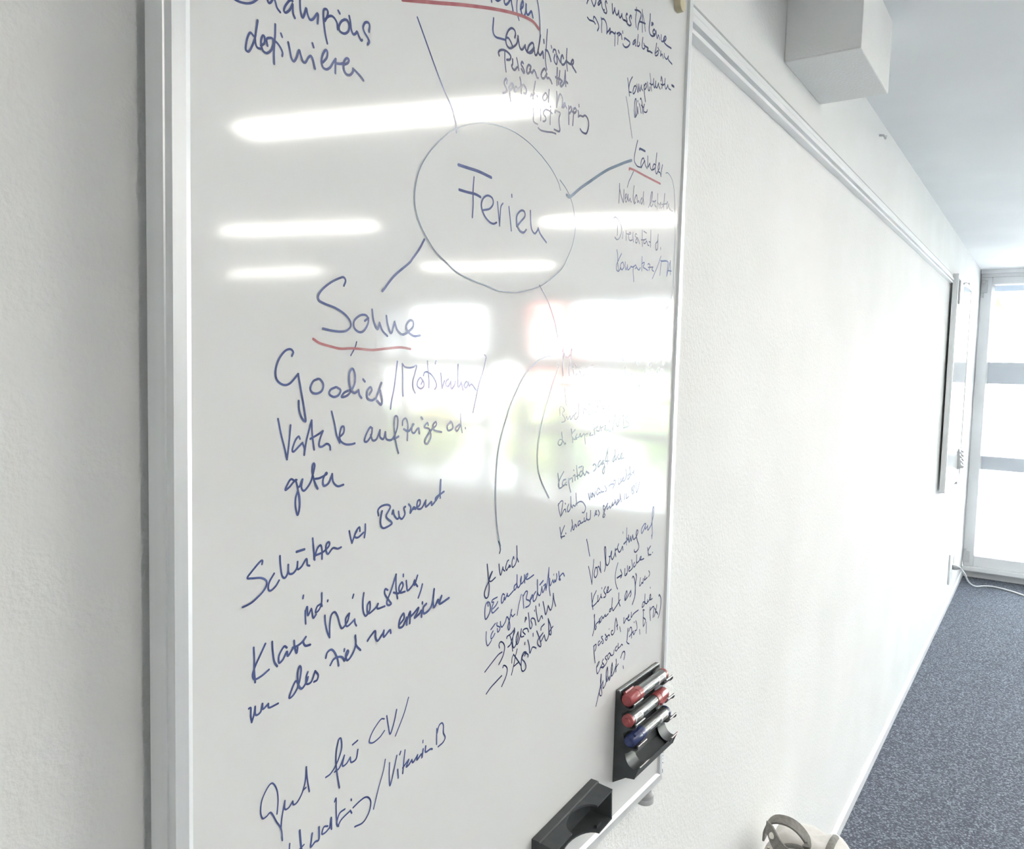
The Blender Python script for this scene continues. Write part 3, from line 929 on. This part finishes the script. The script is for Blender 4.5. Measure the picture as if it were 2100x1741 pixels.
1575 790 1590 830 1615 740 1610 665
@18 1555 670 1553 695
1655 620 1665 720 1690 790 1660 780 1680 720 1740 655 1770 710
#handwritten_line navy 980 1260 .1 27
140 1180 230 1060 330 930 420 820 490 770
440 685 430 620 465 560 520 590 545 680 510 850 425 1025
590 490 600 450 680 390 750 300
@24 655 430 690 560 710 750
615 670 670 610 700 500 750 360 745 280
750 300 720 450 710 580 720 660 740 680 790 590 820 470 820 360
820 360 785 470 785 590 815 600 860 460 890 300
890 300 880 400 890 460 940 445
970 410 920 350 950 300 1010 290 1035 355
965 150 975 60 995 80 985 110
1035 -30 1050 120 1060 250 1085 290 1110 210 1085 120 1110 75 1160 100 1185 215
@22 1160 -90 1163 -65
1185 -170 1200 -20 1240 145 1300 30 1325 80
1255 -215 1258 -175
1335 -260 1360 -140 1390 0 1440 -180
1440 -180 1490 -90 1530 -220 1545 -430
1545 -430 1560 -300 1593 -170
#handwritten_line navy 980 1260 .1 27
170 1630 260 1500 360 1390 485 1255
510 1090 530 1045 580 1070 600 1140 570 1280 485 1475
@22 695 995 700 890 730 820
730 820 800 920 875 1040
@24 805 710 770 850 730 1050 685 1240
740 1060 840 970
955 850 990 780 940 775 900 860 885 1000 890 1120 920 1165 970 1120 980 1050 950 970 905 920 910 860 960 790 1020 820 1020 870
965 575 960 615
1022 525 1050 640 1065 790 1110 680 1150 670 1190 690
1130 390 1130 445
1205 340 1250 460 1290 600 1280 660 1230 620 1220 550 1260 470 1330 380
1330 380 1270 480 1290 550 1360 420
1360 420 1380 510 1405 535 1450 420 1450 250 1440 90
1440 90 1490 240 1500 390 1480 415 1460 370 1500 290 1535 245
1290 320 1300 260 1360 195
#connecting_line navy 980 1110 .1 24
420 0 450 90 460 180 438 250
#connecting_line pale 980 700 .2528 10
605 118 560 122 500 150 445 195 400 245 335 355 265 515 230 625 195 745 165 880 150 1020 142 1200 142 1330 150 1480 165 1590 180 1660
#connecting_line pale 980 700 .2528 9
645 190 655 200 620 300 588 405 545 550 520 650 500 750 485 870 482 960 490 1050 515 1140 575 1268
#connecting_line pale 1000 550 .2585 8
410 135 480 270 530 420 550 520 567 590
#handwritten_word navy 1090 690 .143 20
455 180 445 210 460 250 455 350 450 450 450 560
450 200 480 280 520 295 560 260 575 185
575 185 560 300 545 460 540 560
595 440 625 395 645 440
670 440 700 425 725 465
780 460 800 455 880 412
600 480 610 560 650 540
690 500 720 570 760 540
#underline red 1090 690 .143 24
390 690 460 693 560 700 660 692 760 675 850 660
#connecting_line navy 1090 690 .143 14
475 730 485 850 497 985
#handwritten_line navy 1090 690 .143 16
410 1130 405 1020 440 1010 470 1060 440 1110 480 1180 470 1220 430 1230
500 1150 520 1190 550 1140 560 1190 600 1130
640 1090 610 1140 630 1190 670 1130 675 955
740 1150 750 1040 780 1050
820 1080 800 1120 840 1110 840 1040
820 970 835 975
875 970 880 1090 930 1080
950 840 945 1010 980 920 1000 1040
1010 970 1030 1040 1060 960
1095 950 1110 1080 1125 1190 1110 1230
1220 1000 1160 1340
1200 1110 1215 1260 1245 1280 1270 1110
1315 1130 1320 1290
1310 1140 1370 1090 1385 1130 1340 1190 1395 1250 1380 1290 1315 1310
#handwritten_line navy 1090 690 .143 17
440 1480 400 1480 380 1540 410 1560 440 1500 430 1370
440 1480 475 1550
480 1525 490 1540
570 1325 580 1430 590 1520
625 1335 580 1400 600 1470 650 1470
650 1400 630 1450 680 1440 690 1400
700 1390 710 1440 750 1390
760 1400 770 1540
760 1420 800 1390 790 1430
830 1420 850 1380 840 1420 880 1410
890 1250 905 1410
890 1340 930 1300 950 1290 925 1340 970 1350 985 1280
985 1280 1000 1350
1000 1310 1060 1280 1050 1330
@26 1050 1330 1130 1352
#handwritten_line navy 1090 690 .143 17
1380 0 1375 -40
1450 -10 1450 -50
1500 0 1520 -20 1525 -50
#handwritten_line navy 1090 690 .143 17
1295 265 1310 340 1340 300
1340 310 1370 300 1360 330 1400 320
1400 300 1430 325 1460 300 1480 320
1500 310 1530 300 1530 380 1515 400 1510 350 1600 310
1640 300 1690 280
1700 350 1685 350 1690 420 1710 380
1745 240 1750 300
1780 140 1790 250 1775 370
1790 250 1830 220 1840 270
1850 230 1860 290 1890 200
1895 200 1890 400 1870 350
1930 100 1945 290
#handwritten_line navy 1090 690 .143 17
1340 435 1345 510 1350 590
1390 480 1360 520 1390 570
1430 560 1440 530 1450 570
1470 540 1490 570 1510 530
1540 700 1542 745
1570 560 1600 540
1655 430 1660 530 1670 550
1620 510 1720 500 1730 470 1710 520 1730 550
1740 510 1760 580 1790 510
1800 520 1830 450 1850 560
1850 470 1890 480 1870 540 1935 595
#handwritten_line navy 1130 900 .1 28
140 710 155 850 165 1020
260 670 190 800 150 920 155 990 190 1010 240 970
300 830 250 850 230 930 260 960 310 890 300 940 320 940
360 820 370 950 400 1090
360 850 430 800 440 880
455 760 490 740 490 850
465 640 467 645
525 550 535 700 545 820
520 770 570 740
630 660 590 690 590 770 640 730 660 575
565 590 635 560
660 700 690 745 720 680
@34 720 670 775 705
860 540 890 515 925 560 910 620 870 665
1010 440 970 500 965 580 1000 540 1030 490
1030 520 1050 500 1085 440 1050 460 1040 530 1080 500 1100 570 1090 680 1070 720 1055 660 1090 560
1170 185 1150 260 1110 450
1160 240 1155 520
1110 460 1190 450
1300 350 1270 420 1270 470 1310 400 1315 220
1315 380 1330 430 1380 320
1380 390 1390 420 1450 350 1450 290 1430 340 1430 400 1490 390
@18 1475 175 1478 195
#handwritten_line navy 1130 900 .1 25
@24 150 1330 160 1450 195 1595
145 1360 200 1280 240 1280 230 1380 205 1570 260 1460 290 1440
290 1440 305 1500
290 1320 295 1335
360 1340 335 1420 345 1495 390 1440 405 1330 403 1185
405 1330 430 1415 450 1360 490 1380 510 1330
510 1115 515 1230 530 1360
520 1330 590 1285 650 1300 700 1380 700 1450 670 1510 635 1505
765 1115 790 1245 805 1110
840 1110 820 1190 850 1180 850 1110 890 1190
890 1190 905 1080
1000 1040 965 1010 935 1090 945 1145 990 1100 1010 1110
1020 1060 1030 1090 1080 1080
1100 960 1140 1040 1110 1080
1185 970 1230 930 1285 925
1280 870 1300 845 1320 880 1290 960 1265 1015
1380 810 1385 930 1430 880 1435 810
1440 880 1490 800 1480 790 1460 850 1500 860 1540 760 1535 620
1535 780 1550 750
1610 720 1570 760 1575 830 1620 740 1612 570
1620 700 1640 740 1670 690 1690 690
1680 690 1710 640 1690 690 1715 740
#handwritten_line navy 1130 970 .1 25
180 1115 195 1230 213 1345
275 1080 220 1220 200 1310 275 1290
300 1230 302 1245
425 960 435 1060 405 1195
435 1060 450 1160 475 1140 470 1080
490 1050 520 1110 510 1060
590 980 560 1000 550 1080 590 1040 600 990 610 1030 660 1000
680 920 680 990 720 960 730 820
730 930 750 960 800 930 808 770
890 880 930 800 920 770 900 840 940 850
965 760 990 820 970 880
1090 680 1070 670 1080 760 1120 700 1080 830 1060 900 1090 900 1100 850 1080 790 1160 620
1150 640 1150 740 1200 680 1210 720 1260 640
1260 600 1245 660 1270 660 1310 590
1310 550 1340 650 1380 570 1370 540 1350 590 1360 620 1410 540 1415 430
1415 430 1438 590
1505 460 1503 535
1510 430 1512 435
1545 430 1545 520 1590 480
1650 300 1660 400 1675 430 1700 380 1650 340
1650 340 1690 260 1715 280 1680 340 1700 400
1745 200 1755 400 1815 185
#connecting_line navy 1130 970 .1 24
730 1360 755 1490 790 1700
#handwritten_line navy 1190 1030 .08617 28
@24 195 1525 230 1700 275 1950
@24 275 1950 290 1700 320 1360
400 1560 360 1560 330 1700 340 1780 370 1780 405 1690 395 1550
420 1540 440 1530 490 1670
@24 490 1670 480 1550 475 1415
575 1640 600 1480 575 1150 585 1060 605 1120 605 1400 630 1500 680 1440 700 1300 680 1290
700 1300 740 1240 745 1160 725 1240 760 1360 820 1220 830 1100
830 1200 845 1290
830 1150 870 1110
910 990 885 1090 920 1185 960 1150 1000 1050 1010 1135
@20 1015 700 1015 740
@22 1108 610 1100 800 1095 1015
@32 1035 990 1100 920
1110 850 1130 900 1150 800
1145 780 1160 950 1195 810
1195 810 1210 920 1245 780
1245 780 1265 880 1300 860 1340 800 1370 700 1350 660 1325 760 1350 900 1385 1010 1380 1100 1320 1180 1280 1170 1280 1130
#handwritten_line blue 1190 1030 .08617 26
1560 520 1530 510 1460 630 1460 740 1510 650 1550 530
1550 530 1545 640 1600 560
1600 550 1605 660 1650 600 1690 530
1690 530 1740 300 1745 110 1720 180 1705 500 1710 720 1695 860
1695 800 1715 730
#handwritten_line navy 1190 1030 .08617 25
@22 895 1440 850 1600 830 1750 835 1900 860 2010 885 2065
955 1600 985 1690 980 1760 955 1800
@32 875 1800 980 1730
1060 1580 1060 1740 1110 1690 1120 1510
1090 1700 1110 1700
1150 1600 1180 1550 1165 1530 1150 1600 1160 1640 1210 1600 1240 1560
@22 1220 1370 1245 1560
1290 1430 1265 1490 1280 1540 1330 1450 1340 1250
1340 1400 1350 1440 1400 1390
1400 1390 1445 1320 1440 1285 1410 1350 1440 1370 1510 1340
1600 1080 1620 1270
1670 1040 1620 1130 1610 1210 1640 1250 1680 1240
1718 1190 1720 1200
#handwritten_line navy 1190 1160 .08617 27
265 650 275 830 300 1040
380 595 310 760 280 960 340 930 410 850
420 710 420 850 480 740 490 680
490 680 495 740 515 765
@22 512 520 512 550
600 500 560 590 580 650 605 690 590 740 555 755
620 650 665 560 660 500 630 590 650 640 735 560
#handwritten_line navy 1190 1160 .08617 26
340 1160 335 1330 330 1480 290 1665
330 1180 345 1400 350 1520 380 1470 370 1400 440 1320
450 1260 445 1380 460 1320
510 1200 470 1270 475 1350 520 1250 530 1220 545 1250 590 1160
590 1160 600 1210 665 1140
740 1020 700 1040 695 1100 740 1020 760 770
760 1000 780 1070 830 1000 870 940
915 650 915 850 945 960
870 940 945 810
1070 790 1110 680 1100 600 1060 720 1060 820 1100 780 1200 590
1200 590 1205 680 1180 740
@30 1320 190 1335 260 1310 450 1300 700 1235 920
@24 1235 290 1255 250 1290 330 1305 520 1290 760
@22 1430 290 1410 480 1470 400
1460 400 1490 410 1495 310
1540 250 1525 340 1590 280
@22 1630 120 1650 190 1625 260
#handwritten_line navy 1190 1160 .08617 25
320 1910 325 2050 350 2310
315 1920 370 1870 370 1960 345 2030
460 1790 430 1820 430 1900 490 1820
490 1820 510 1800
530 1680 500 1700 540 1780 540 1840 515 1850
590 1630 620 1680 640 1700 630 1760 605 1770 600 1720 680 1640
680 1640 695 1670
@20 683 1500 684 1515
770 1540 740 1560 740 1630 770 1640 810 1560 820 1400 845 1250
845 1250 870 1350 880 1520
860 1440 890 1410
@22 935 1450 955 1570
1035 1240 1035 1370 1080 1280 1090 1250
1090 1270 1150 1220 1155 1160
1150 1180 1120 1260 1150 1305 1190 1270
1215 1110 1210 1230 1260 1150
1260 1150 1280 1140 1280 1130 1380 1055
1520 860 1490 880 1470 990 1520 920 1540 680
1540 860 1550 900 1590 890 1600 810
1600 810 1600 870 1670 760 1670 680 1650 730 1660 810 1710 780
@18 1665 510 1668 535
#handwritten_line navy 1190 1160 .08617 24
390 2420 440 2330 445 2280 400 2360 385 2440 405 2570 470 2450
530 2330 470 2430 480 2430 520 2400
550 2220 520 2290 560 2360 550 2400 500 2430
640 2130 590 2190 630 2260 600 2350 530 2440
700 2070 660 2120 660 2230 710 2130 700 2080
710 2090 740 2140 790 2100 800 2010
870 1910 830 1980 850 2030 890 1980
840 1950 870 1910
900 1850 900 1960 950 1920 980 1870
980 1870 1005 1890
@30 1135 1495 1120 1650 1110 1770
1100 1800 1120 1840 1160 1860
1155 1560 1190 1470 1220 1500 1215 1720
1165 1690 1230 1600 1260 1560
1250 1560 1270 1640 1300 1580
1280 1340 1282 1350
@22 1320 1310 1345 1420 1340 1520 1295 1550
@22 1410 1520 1415 1630
@22 1525 1060 1490 1050 1500 1120 1495 1300 1495 1450
1495 1230 1550 1290 1530 1380 1500 1440
@20 1575 1340 1565 1610
@22 1660 990 1655 1130 1668 1305
1660 1060 1720 980 1750 1000 1725 1230
1820 930 1800 1050 1755 1210
1770 1010 1800 1080 1840 1155
1790 1100 1830 1110
1865 720 1880 690 1915 780 1910 950 1885 1110 1850 1240
#handwritten_line navy 1190 1300 .08617 25
490 960 480 1150 510 1400 490 1470 455 1440 460 1340 540 1110
370 1720 430 1450 480 1230 495 960
540 1120 540 1290 600 1180 650 950 645 790
645 790 615 920 620 1130 680 1020
680 1030 690 1100 740 940 760 800 755 690
755 690 730 860 745 1000 800 890 850 720 848 600
848 720 845 900
820 850 900 715
@26 960 570 1000 450 1045 415 1060 480 1035 605
1018 760 1025 820
"""
write(INK, BS, wbd)
write("#pen_scribble navy 1240 1350 .155 9\n750 1480 745 1500 755 1515 765 1495 760 1465 750 1480\n768 1330 755 1340 755 1375 770 1380\n765 1230 772 1250 762 1265 770 1290\n", .5072, wbd)

# ------------------------------------------------------------------ magnet at the top right
mg = thing('round_magnet', 'round cream magnet at the top right of the big whiteboard', 'magnet', (1.163, BS, H + .556))
MB().lathe((1.163, BS - .0003, H + .556), (0, -1, 0), [(0, .0112), (.0085, .0112), (.0097, .0106), (.0100, .0098)], 40).build('body', M['cream'], mg, smooth=True)

# ------------------------------------------------------------------ marker rack (magnetic, clipped to the board)
XL, XR = 1.036, 1.179
O = lambda x, o, z: (x, BS - .0005 - o, H + z)
mr = thing('marker_rack', 'charcoal plastic rack holding three markers on the big whiteboard', 'marker rack', O((XL + XR) / 2, 0, -.545))
trough = []                                     # four troughs, each with a lip that stands farther out than the last
T = [(.007, -.4785, .030, -.4885), (.0108, -.506, .0342, -.5178), (.0146, -.535, .0386, -.5488), (.0190, -.565, .0425, -.5795)]
def arc(t, n=16):
    a0, z0, a1, z1 = t; c = (a0 + a1) / 2; hw = (a1 - a0) / 2
    out = []
    for i in range(n + 1):
        th = math.pi * i / n; out.append((c - hw * math.cos(th), z0 + (z1 - z0) * i / n - .0125 * math.sin(th)))
    return out
prof = [(0, -.6156), (0, -.474), (.006, -.474)]
for i, t in enumerate(T):
    prof += arc(t)
    a1, z1 = t[2], t[3]
    if i < 3:
        c_ = (t[0] + t[2]) / 2; h_ = (t[2] - t[0]) / 2 + .0012
        for q in (3.0, 2.7, 2.4, 2.1, 1.8): prof.append((c_ - h_ * math.cos(q), t[1] + (z1 - t[1]) * q / math.pi - .0024 - .0127 * math.sin(q)))
        prof.append((T[i + 1][0] + .004, T[i + 1][1] + .002))
prof += [(.0405, -.585), (.035, -.600), (.021, -.602)]
def shelf(t, x0, x1, mb):
    a = arc(t, 16); a = [q for q in a]
    low = [(q[0], q[1] - .0016) for q in a][::-1]
    mb.prism(a + low, lambda p: O(x0, p[0], p[1]), lambda p: O(x1, p[0], p[1]))
for (xa, xb, xs) in ((XL, XL + .0022, XL + .030), (XR - .0022, XR, XR - .027)):
    m_ = MB().prism(prof, lambda p: O(xa, p[0], p[1]), lambda p: O(xb, p[0], p[1]))
    for t in T: shelf(t, *((xb, xs) if xs > xb else (xs, xa)), m_)
    sb_ = m_.build('side_bracket', M['dark'], mr, tri=True, smooth=True)
    for t in T:                                 # rolled edge along the front of each trough
        a1, z1 = t[2], t[3]
        MB().prism([(a1 - .0012, z1 - .0012), (a1 - .0012, z1 + .0006), (a1 + .0010, z1 + .0010), (a1 + .0016, z1), (a1 + .0008, z1 - .0012)],
                   lambda p: O(min(xa, xs), p[0], p[1]), lambda p: O(max(xb, xs), p[0], p[1])).build('lip', M['lip'], sb_)
back = [(0, -.612), (0, -.474), (.006, -.474), (.0062, -.4775), (.0048, -.486), (.0165, -.583), (.034, -.590), (.0395, -.584), (.0345, -.6), (.021, -.602)]
MB().prism(back, lambda p: O(XL + .002, p[0], p[1]), lambda p: O(XR - .002, p[0], p[1])).build('back_panel', M['dark'], mr, tri=True)
MB().prism([(.0035, -.4742), (.0035, -.4730), (.0062, -.4732), (.0070, -.4745), (.0062, -.4755)], lambda p: O(XL, p[0], p[1]), lambda p: O(XR, p[0], p[1])).build('top_lip', M['lip'], mr)

def marker(label, x0, row, cap, cap_left, spin):
    t = T[row]; c = (t[0] + t[2]) / 2; z = t[1] + (t[3] - t[1]) * .45 - .0125 + .0100; r = .0094
    o = O(x0, c, z); n = thing('marker', label, 'marker', o, 'markers in the charcoal rack')
    L = .136; d = 1 if cap_left else -1
    xs = lambda a: (x0 + a) if cap_left else (x0 + L - a)
    ax = (d, 0, 0)
    st = lambda a: O(xs(a), c, z)
    MB().lathe(st(0), ax, [(0, .0058), (.0005, .0064), (.0012, .0064), (.0014, .0078), (.004, r + .0002), (.028, r + .0006), (.0285, r + .0001), (.030, r + .0001), (.0302, r + .0006), (.042, r + .0006)]).build('cap', M[cap], n, smooth=True)
    cl = n.children[0]
    u = lambda a, h, th: (xs(a), BS - .0005 - c - math.cos(th) * h, H + z + math.sin(th) * h)
    MB().add([u(.006, r, spin - .22), u(.034, r, spin - .22), u(.034, r + .0032, spin - .18), u(.008, r + .0032, spin - .18),
              u(.006, r, spin + .22), u(.034, r, spin + .22), u(.034, r + .0032, spin + .18), u(.008, r + .0032, spin + .18)],
             [(0, 1, 2, 3), (4, 5, 6, 7), (0, 1, 5, 4), (1, 2, 6, 5), (2, 3, 7, 6), (3, 0, 4, 7)]).build('clip', M[cap], cl)
    ba = MB().lathe(st(.042), ax, [(0, r - .0003), (.086, r - .0003)]).build('barrel', M['barrel'], n, smooth=True)
    MB().lathe(st(.128), ax, [(0, r), (.005, r), (.0062, .0075), (.0064, .005), (.0085, .0045), (.009, .003)]).build('end_plug', M[cap], n, smooth=True)
    def patch(a0, a1, t0, t1, h):
        vs = []; k = 8
        for i in range(k + 1):
            th = t0 + (t1 - t0) * i / k; vs += [u(a0, h, th), u(a1, h, th)]
        return vs, [(2 * i, 2 * i + 1, 2 * i + 3, 2 * i + 2) for i in range(k)]
    lb = MB().add(*patch(.098, .124, -.55, .85, r - .0001)).build('label', M['paper'], ba)
    bars = MB(); rnd = random.Random(row); a = .101
    while a < .121:
        w = rnd.choice((.0005, .0008, .0012)); bars.add(*patch(a, a + w, -.45, .15, r + .0000)); a += w + rnd.choice((.0006, .001))
    for q in range(3): bars.add(*patch(.102 + q * .001, .118 - q * .002, .35 + q * .14, .40 + q * .14, r))
    bars.build('barcode', M['black'], ba)
    pr = MB()
    for q in range(3): pr.add(*patch(.056, .082 - q * .006, .10 + q * .22, .17 + q * .22, r - .0001))
    pr.build('print', M['paper'], ba)
    MB().add(*patch(.0235, .0265, .25, .29, r + .0009)).build('tick', M['black'], cl)
marker('red marker in the top trough of the rack, cap to the left', 1.034, 0, 'capred', True, 2.2)
marker('red marker in the second trough of the rack, cap to the right', 1.030, 1, 'capred', False, -.6)
marker('blue marker in the third trough of the rack', 1.030, 2, 'capblue', True, 1.0)

# ------------------------------------------------------------------ eraser holder
el = thing('eraser_holder', 'empty charcoal eraser holder with round finger notches low on the big whiteboard', 'eraser holder', O(.888, 0, -.61))
tilt = math.radians(4.7); ex, ez = .9666, -.5805
def E(s, o, z):                                 # s runs to the left from the right-hand end
    return O(ex - s * math.cos(tilt), o, ez - s * math.sin(tilt) + z)
LE = .153
def plate(zA, zB, notch_r, d):
    c = .078; pts = [(0, 0), (0, d), (c - notch_r, d)]
    for i in range(1, 14):
        th = math.pi * i / 14; pts.append((c - notch_r * math.cos(th), d - notch_r * .62 * math.sin(th)))
    pts += [(c + notch_r, d), (LE, d), (LE, 0)]
    return pts
mbp = MB()
pts = plate(0, 0, .034, .0345)
mbp.prism(pts, lambda p: E(p[0], p[1], -.0040 - .0025 * p[1] / .0345), lambda p: E(p[0], p[1], -.0008 - .003 * p[1] / .0345))
mbp.build('top_plate', M['dark'], el, tri=True)
MB().prism(plate(0, 0, .040, .0356), lambda p: E(p[0], p[1], -.0465), lambda p: E(p[0], p[1], -.0440)).build('bottom_plate', M['dark'], el, tri=True)
MB().prism([(0, 0), (.011, 0), (.0125, -.0012), (.0125, -.0038), (.0022, -.0042), (.0022, -.047), (0, -.047)], lambda p: E(-.0010, p[0], p[1]), lambda p: E(LE + .0012, p[0], p[1])).build('back_plate', M['dark'], el, tri=True)
endp = [(.0022, -.0022), (.0120, -.0026), (.0340, -.0042), (.0352, -.0440), (.0022, -.0440)]
for s0 in (-.0005, LE - .0025): MB().prism(endp, lambda p: E(s0, p[0], p[1]), lambda p: E(s0 + .0030, p[0], p[1])).build('end_wall', M['dark'], el)
MB().prism([(.028, -.0435), (.028, -.0395), (.030, -.0395), (.030, -.0435)], lambda p: E(.022, p[0], p[1]), lambda p: E(.034, p[0], p[1])).build('retaining_tab', M['dark'], el)

# ------------------------------------------------------------------ the second whiteboard, farther along the rail
DX = 5.055
w2 = dup(wbd, (DX, 0, 0), 'blank whiteboard hanging on the rail at the far end, beside the window', skip=('handwritten_line', 'handwritten_word', 'underline', 'circle', 'connecting_line', 'pen_scribble'))
r2 = dup(mr, (DX, 0, 0), 'empty marker rack on the far whiteboard, coloured pale to imitate window glare')
for c in r2.children:  # paler than the front rack: window glare put into the colour
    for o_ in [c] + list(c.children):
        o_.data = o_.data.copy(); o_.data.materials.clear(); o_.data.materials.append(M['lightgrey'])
hk = thing('flip_chart_hook', 'grey hook at the top left of the far whiteboard', 'hook', (5.52, BS, H + .50))
MB().box((5.44, BS - .012, H + .445), (5.60, BS - .0005, H + .585)).build('plate', M['lightgrey'], hk, bevel=.003)
MB().tube([(5.58, BS - .012, H + .58), (5.62, BS - .022, H + .585), (5.68, BS - .03, H + .575), (5.70, BS - .03, H + .59)], .007).build('hook_arm', M['grey'], hk, smooth=True)

# ------------------------------------------------------------------ socket, plug and cable
so = thing('wall_socket', 'white wall socket low on the wall below the far whiteboard', 'socket', (6.55, YW, .28))
MB().box((6.40, YW - .012, .17), (6.70, YW, .39)).build('cover_plate', M['trim'], so, bevel=.004)
MB().lathe((6.62, YW - .012, .32), (0, -1, 0), [(0, .036), (.002, .036), (.002, .03), (.004, .03)]).build('outlet', M['lightgrey'], so)
pg = thing('power_cable', 'white power cable running from the wall socket across the carpet', 'cable', (6.6, YW - .05, .27))
MB().lathe((6.56, YW - .0125, .27), (.35, -1, -.05), [(0, .018), (.02, .019), (.035, .014), (.05, .007)]).build('plug', M['grey'], pg, smooth=True)
cab = [(6.575, .490, .268), (6.72, .47, .20), (6.90, .45, .10), (7.10, .42, .03), (7.25, .37, .008), (7.28, .30, .008), (7.22, .18, .008), (7.10, .06, .008), (6.95, -.10, .008), (6.8, -.35, .008), (6.75, -.7, .008)]
cp = catmull([Vector(p) for p in cab], .05)
MB().tube(cp, .0065, 8).build('cord', M['lightgrey'], pg, smooth=True)

# ------------------------------------------------------------------ backpack leaning on the wall
BAG0 = set(bpy.data.objects)
bg = thing('backpack', 'beige canvas backpack with taupe handles standing against the wall', 'backpack', (1.98, .42, 0))
def soft_box(c, hx, hy, hz, ex_=.32, n=26, wob=.0, seed=1, taper=0.0):
    rnd = random.Random(seed); vs = []; fs = []; m2 = n * 2
    sp = lambda v, e: math.copysign(abs(v) ** e, v)
    for i in range(n + 1):
        ph = -math.pi / 2 + math.pi * i / n
        for j in range(m2):
            th = 2 * math.pi * j / m2
            x = sp(math.cos(ph), ex_) * sp(math.cos(th), ex_); y = sp(math.cos(ph), ex_) * sp(math.sin(th), ex_); z = sp(math.sin(ph), ex_)
            k = 1 - taper * max(0, z)
            w = wob * (math.sin(9 * y + 3 * z + seed) * math.cos(7 * z + 4 * x) + .5 * math.sin(17 * y * z + 5 * x))
            vs.append((c[0] + x * hx * k + w, c[1] + y * hy * k + w * .6, c[2] + z * hz + w * .5))
    for i in range(n):
        for j in range(m2):
            fs.append((i * m2 + j, i * m2 + (j + 1) % m2, (i + 1) * m2 + (j + 1) % m2, (i + 1) * m2 + j))
    return MB().add(vs, fs)
ZB = .535                                      # top of the bag
soft_box((1.985, .415, ZB / 2), .085, .120, ZB / 2, .42, wob=.004, taper=.10).build('body', M['canvas'], bg, smooth=True)
fp = soft_box((1.905, .425, .19), .03, .095, .16, .45, wob=.003, seed=4).build('front_pocket', M['canvas'], bg, smooth=True)
# zip arch over the front
zp = []
for i in range(25):
    th = math.pi * i / 24; zp.append((1.889 + .02 * math.sin(th), .425 + .088 * math.cos(th), .420 + .118 * math.sin(th)))
zp = [(1.893, .513, .10)] + zp + [(1.893, .337, .10)]
MB().tube(catmull([Vector(p) for p in zp], .03), .0075, 8, flat=.6).build('zip', M['strap'], bg, smooth=True)
zpu = MB().tube([(1.880, .488, .530), (1.877, .487, .518), (1.874, .486, .504)], [.004, .005, .003], 8); zpu.tube([(1.874, .486, .504), (1.872, .485, .464)], .0032, 8)
zpu.build('zip_pull', M['gold'], bg, smooth=True)
def strap(pts, wv, th, name):
    c = catmull([Vector(p) for p in pts], .012); mb = MB(); vs = []
    wv = Vector(wv).normalized() * .5
    for i, p in enumerate(c):
        t = (c[min(i + 1, len(c) - 1)] - c[max(i - 1, 0)]).normalized(); w = (wv - t * wv.dot(t)).normalized() * (wv.length * 2 * .014); n = t.cross(w).normalized() * th / 2
        vs += [p + w + n, p - w + n, p - w - n, p + w - n]
    k = len(c); fs = [(0, 1, 2, 3), tuple(4 * (k - 1) + j for j in (3, 2, 1, 0))]
    for i in range(k - 1):
        for j in range(4): fs.append((4 * i + j, 4 * i + (j + 1) % 4, 4 * i + 4 + (j + 1) % 4, 4 * i + 4 + j))
    return mb.add(vs, fs).build(name, M['strap'], bg)
zt = H
strap([(1.93, .512, .520), (1.925, .508, .553), (1.915, .487, .582), (1.912, .455, .590), (1.915, .428, .580), (1.925, .408, .553), (1.93, .404, .528)], (1, 0, .25), .005, 'carry_handle')
h2_ = strap([(1.90, .500, .566), (1.885, .486, .568), (1.872, .468, .552), (1.868, .448, .538), (1.875, .425, .531), (1.90, .408, .528)], (.25, 0, 1), .005, 'carry_handle')
MB().lathe((1.878, .480, .562), (-.9, .25, .35), [(-.002, .0075), (.002, .0075), (.0035, .006), (.004, .002)]).build('snap_button', M['pearl'], h2_, smooth=True)
MB().tube([(1.905, .405, .560), (1.90, .404, .553), (1.90, .402, .528), (1.885, .410, .505), (1.878, .43, .46), (1.875, .44, .40)], [.003, .010, .012, .010, .009, .009], 10, flat=.6).build('side_strap', M['strap'], bg, smooth=True)
MB().tube(catmull([Vector(p) for p in [(2.02, .362, .530), (1.985, .362, .534), (1.945, .362, .530), (1.908, .364, .500), (1.898, .366, .44), (1.896, .368, .30)]], .02), .009, 8, flat=.7).build('compression_strap', M['strap'], bg, smooth=True)

bg.location += Vector((-.035, .008, 0)); bg.scale = (1, .96, 1.0)
bg.location.y += .0

# small peg left in the wall beyond the duct
pp = at(1803, 285, YW)
pgw = thing('wall_peg', 'small white peg in the wall between duct and window', 'peg', pp)
MB().tube([(pp.x, YW, pp.z + .012), (pp.x, YW - .014, pp.z + .010), (pp.x + .01, YW - .018, pp.z + .002), (pp.x + .02, YW - .018, pp.z + .012)], .004, 8).build('hook', M['lightgrey'], pgw, smooth=True)
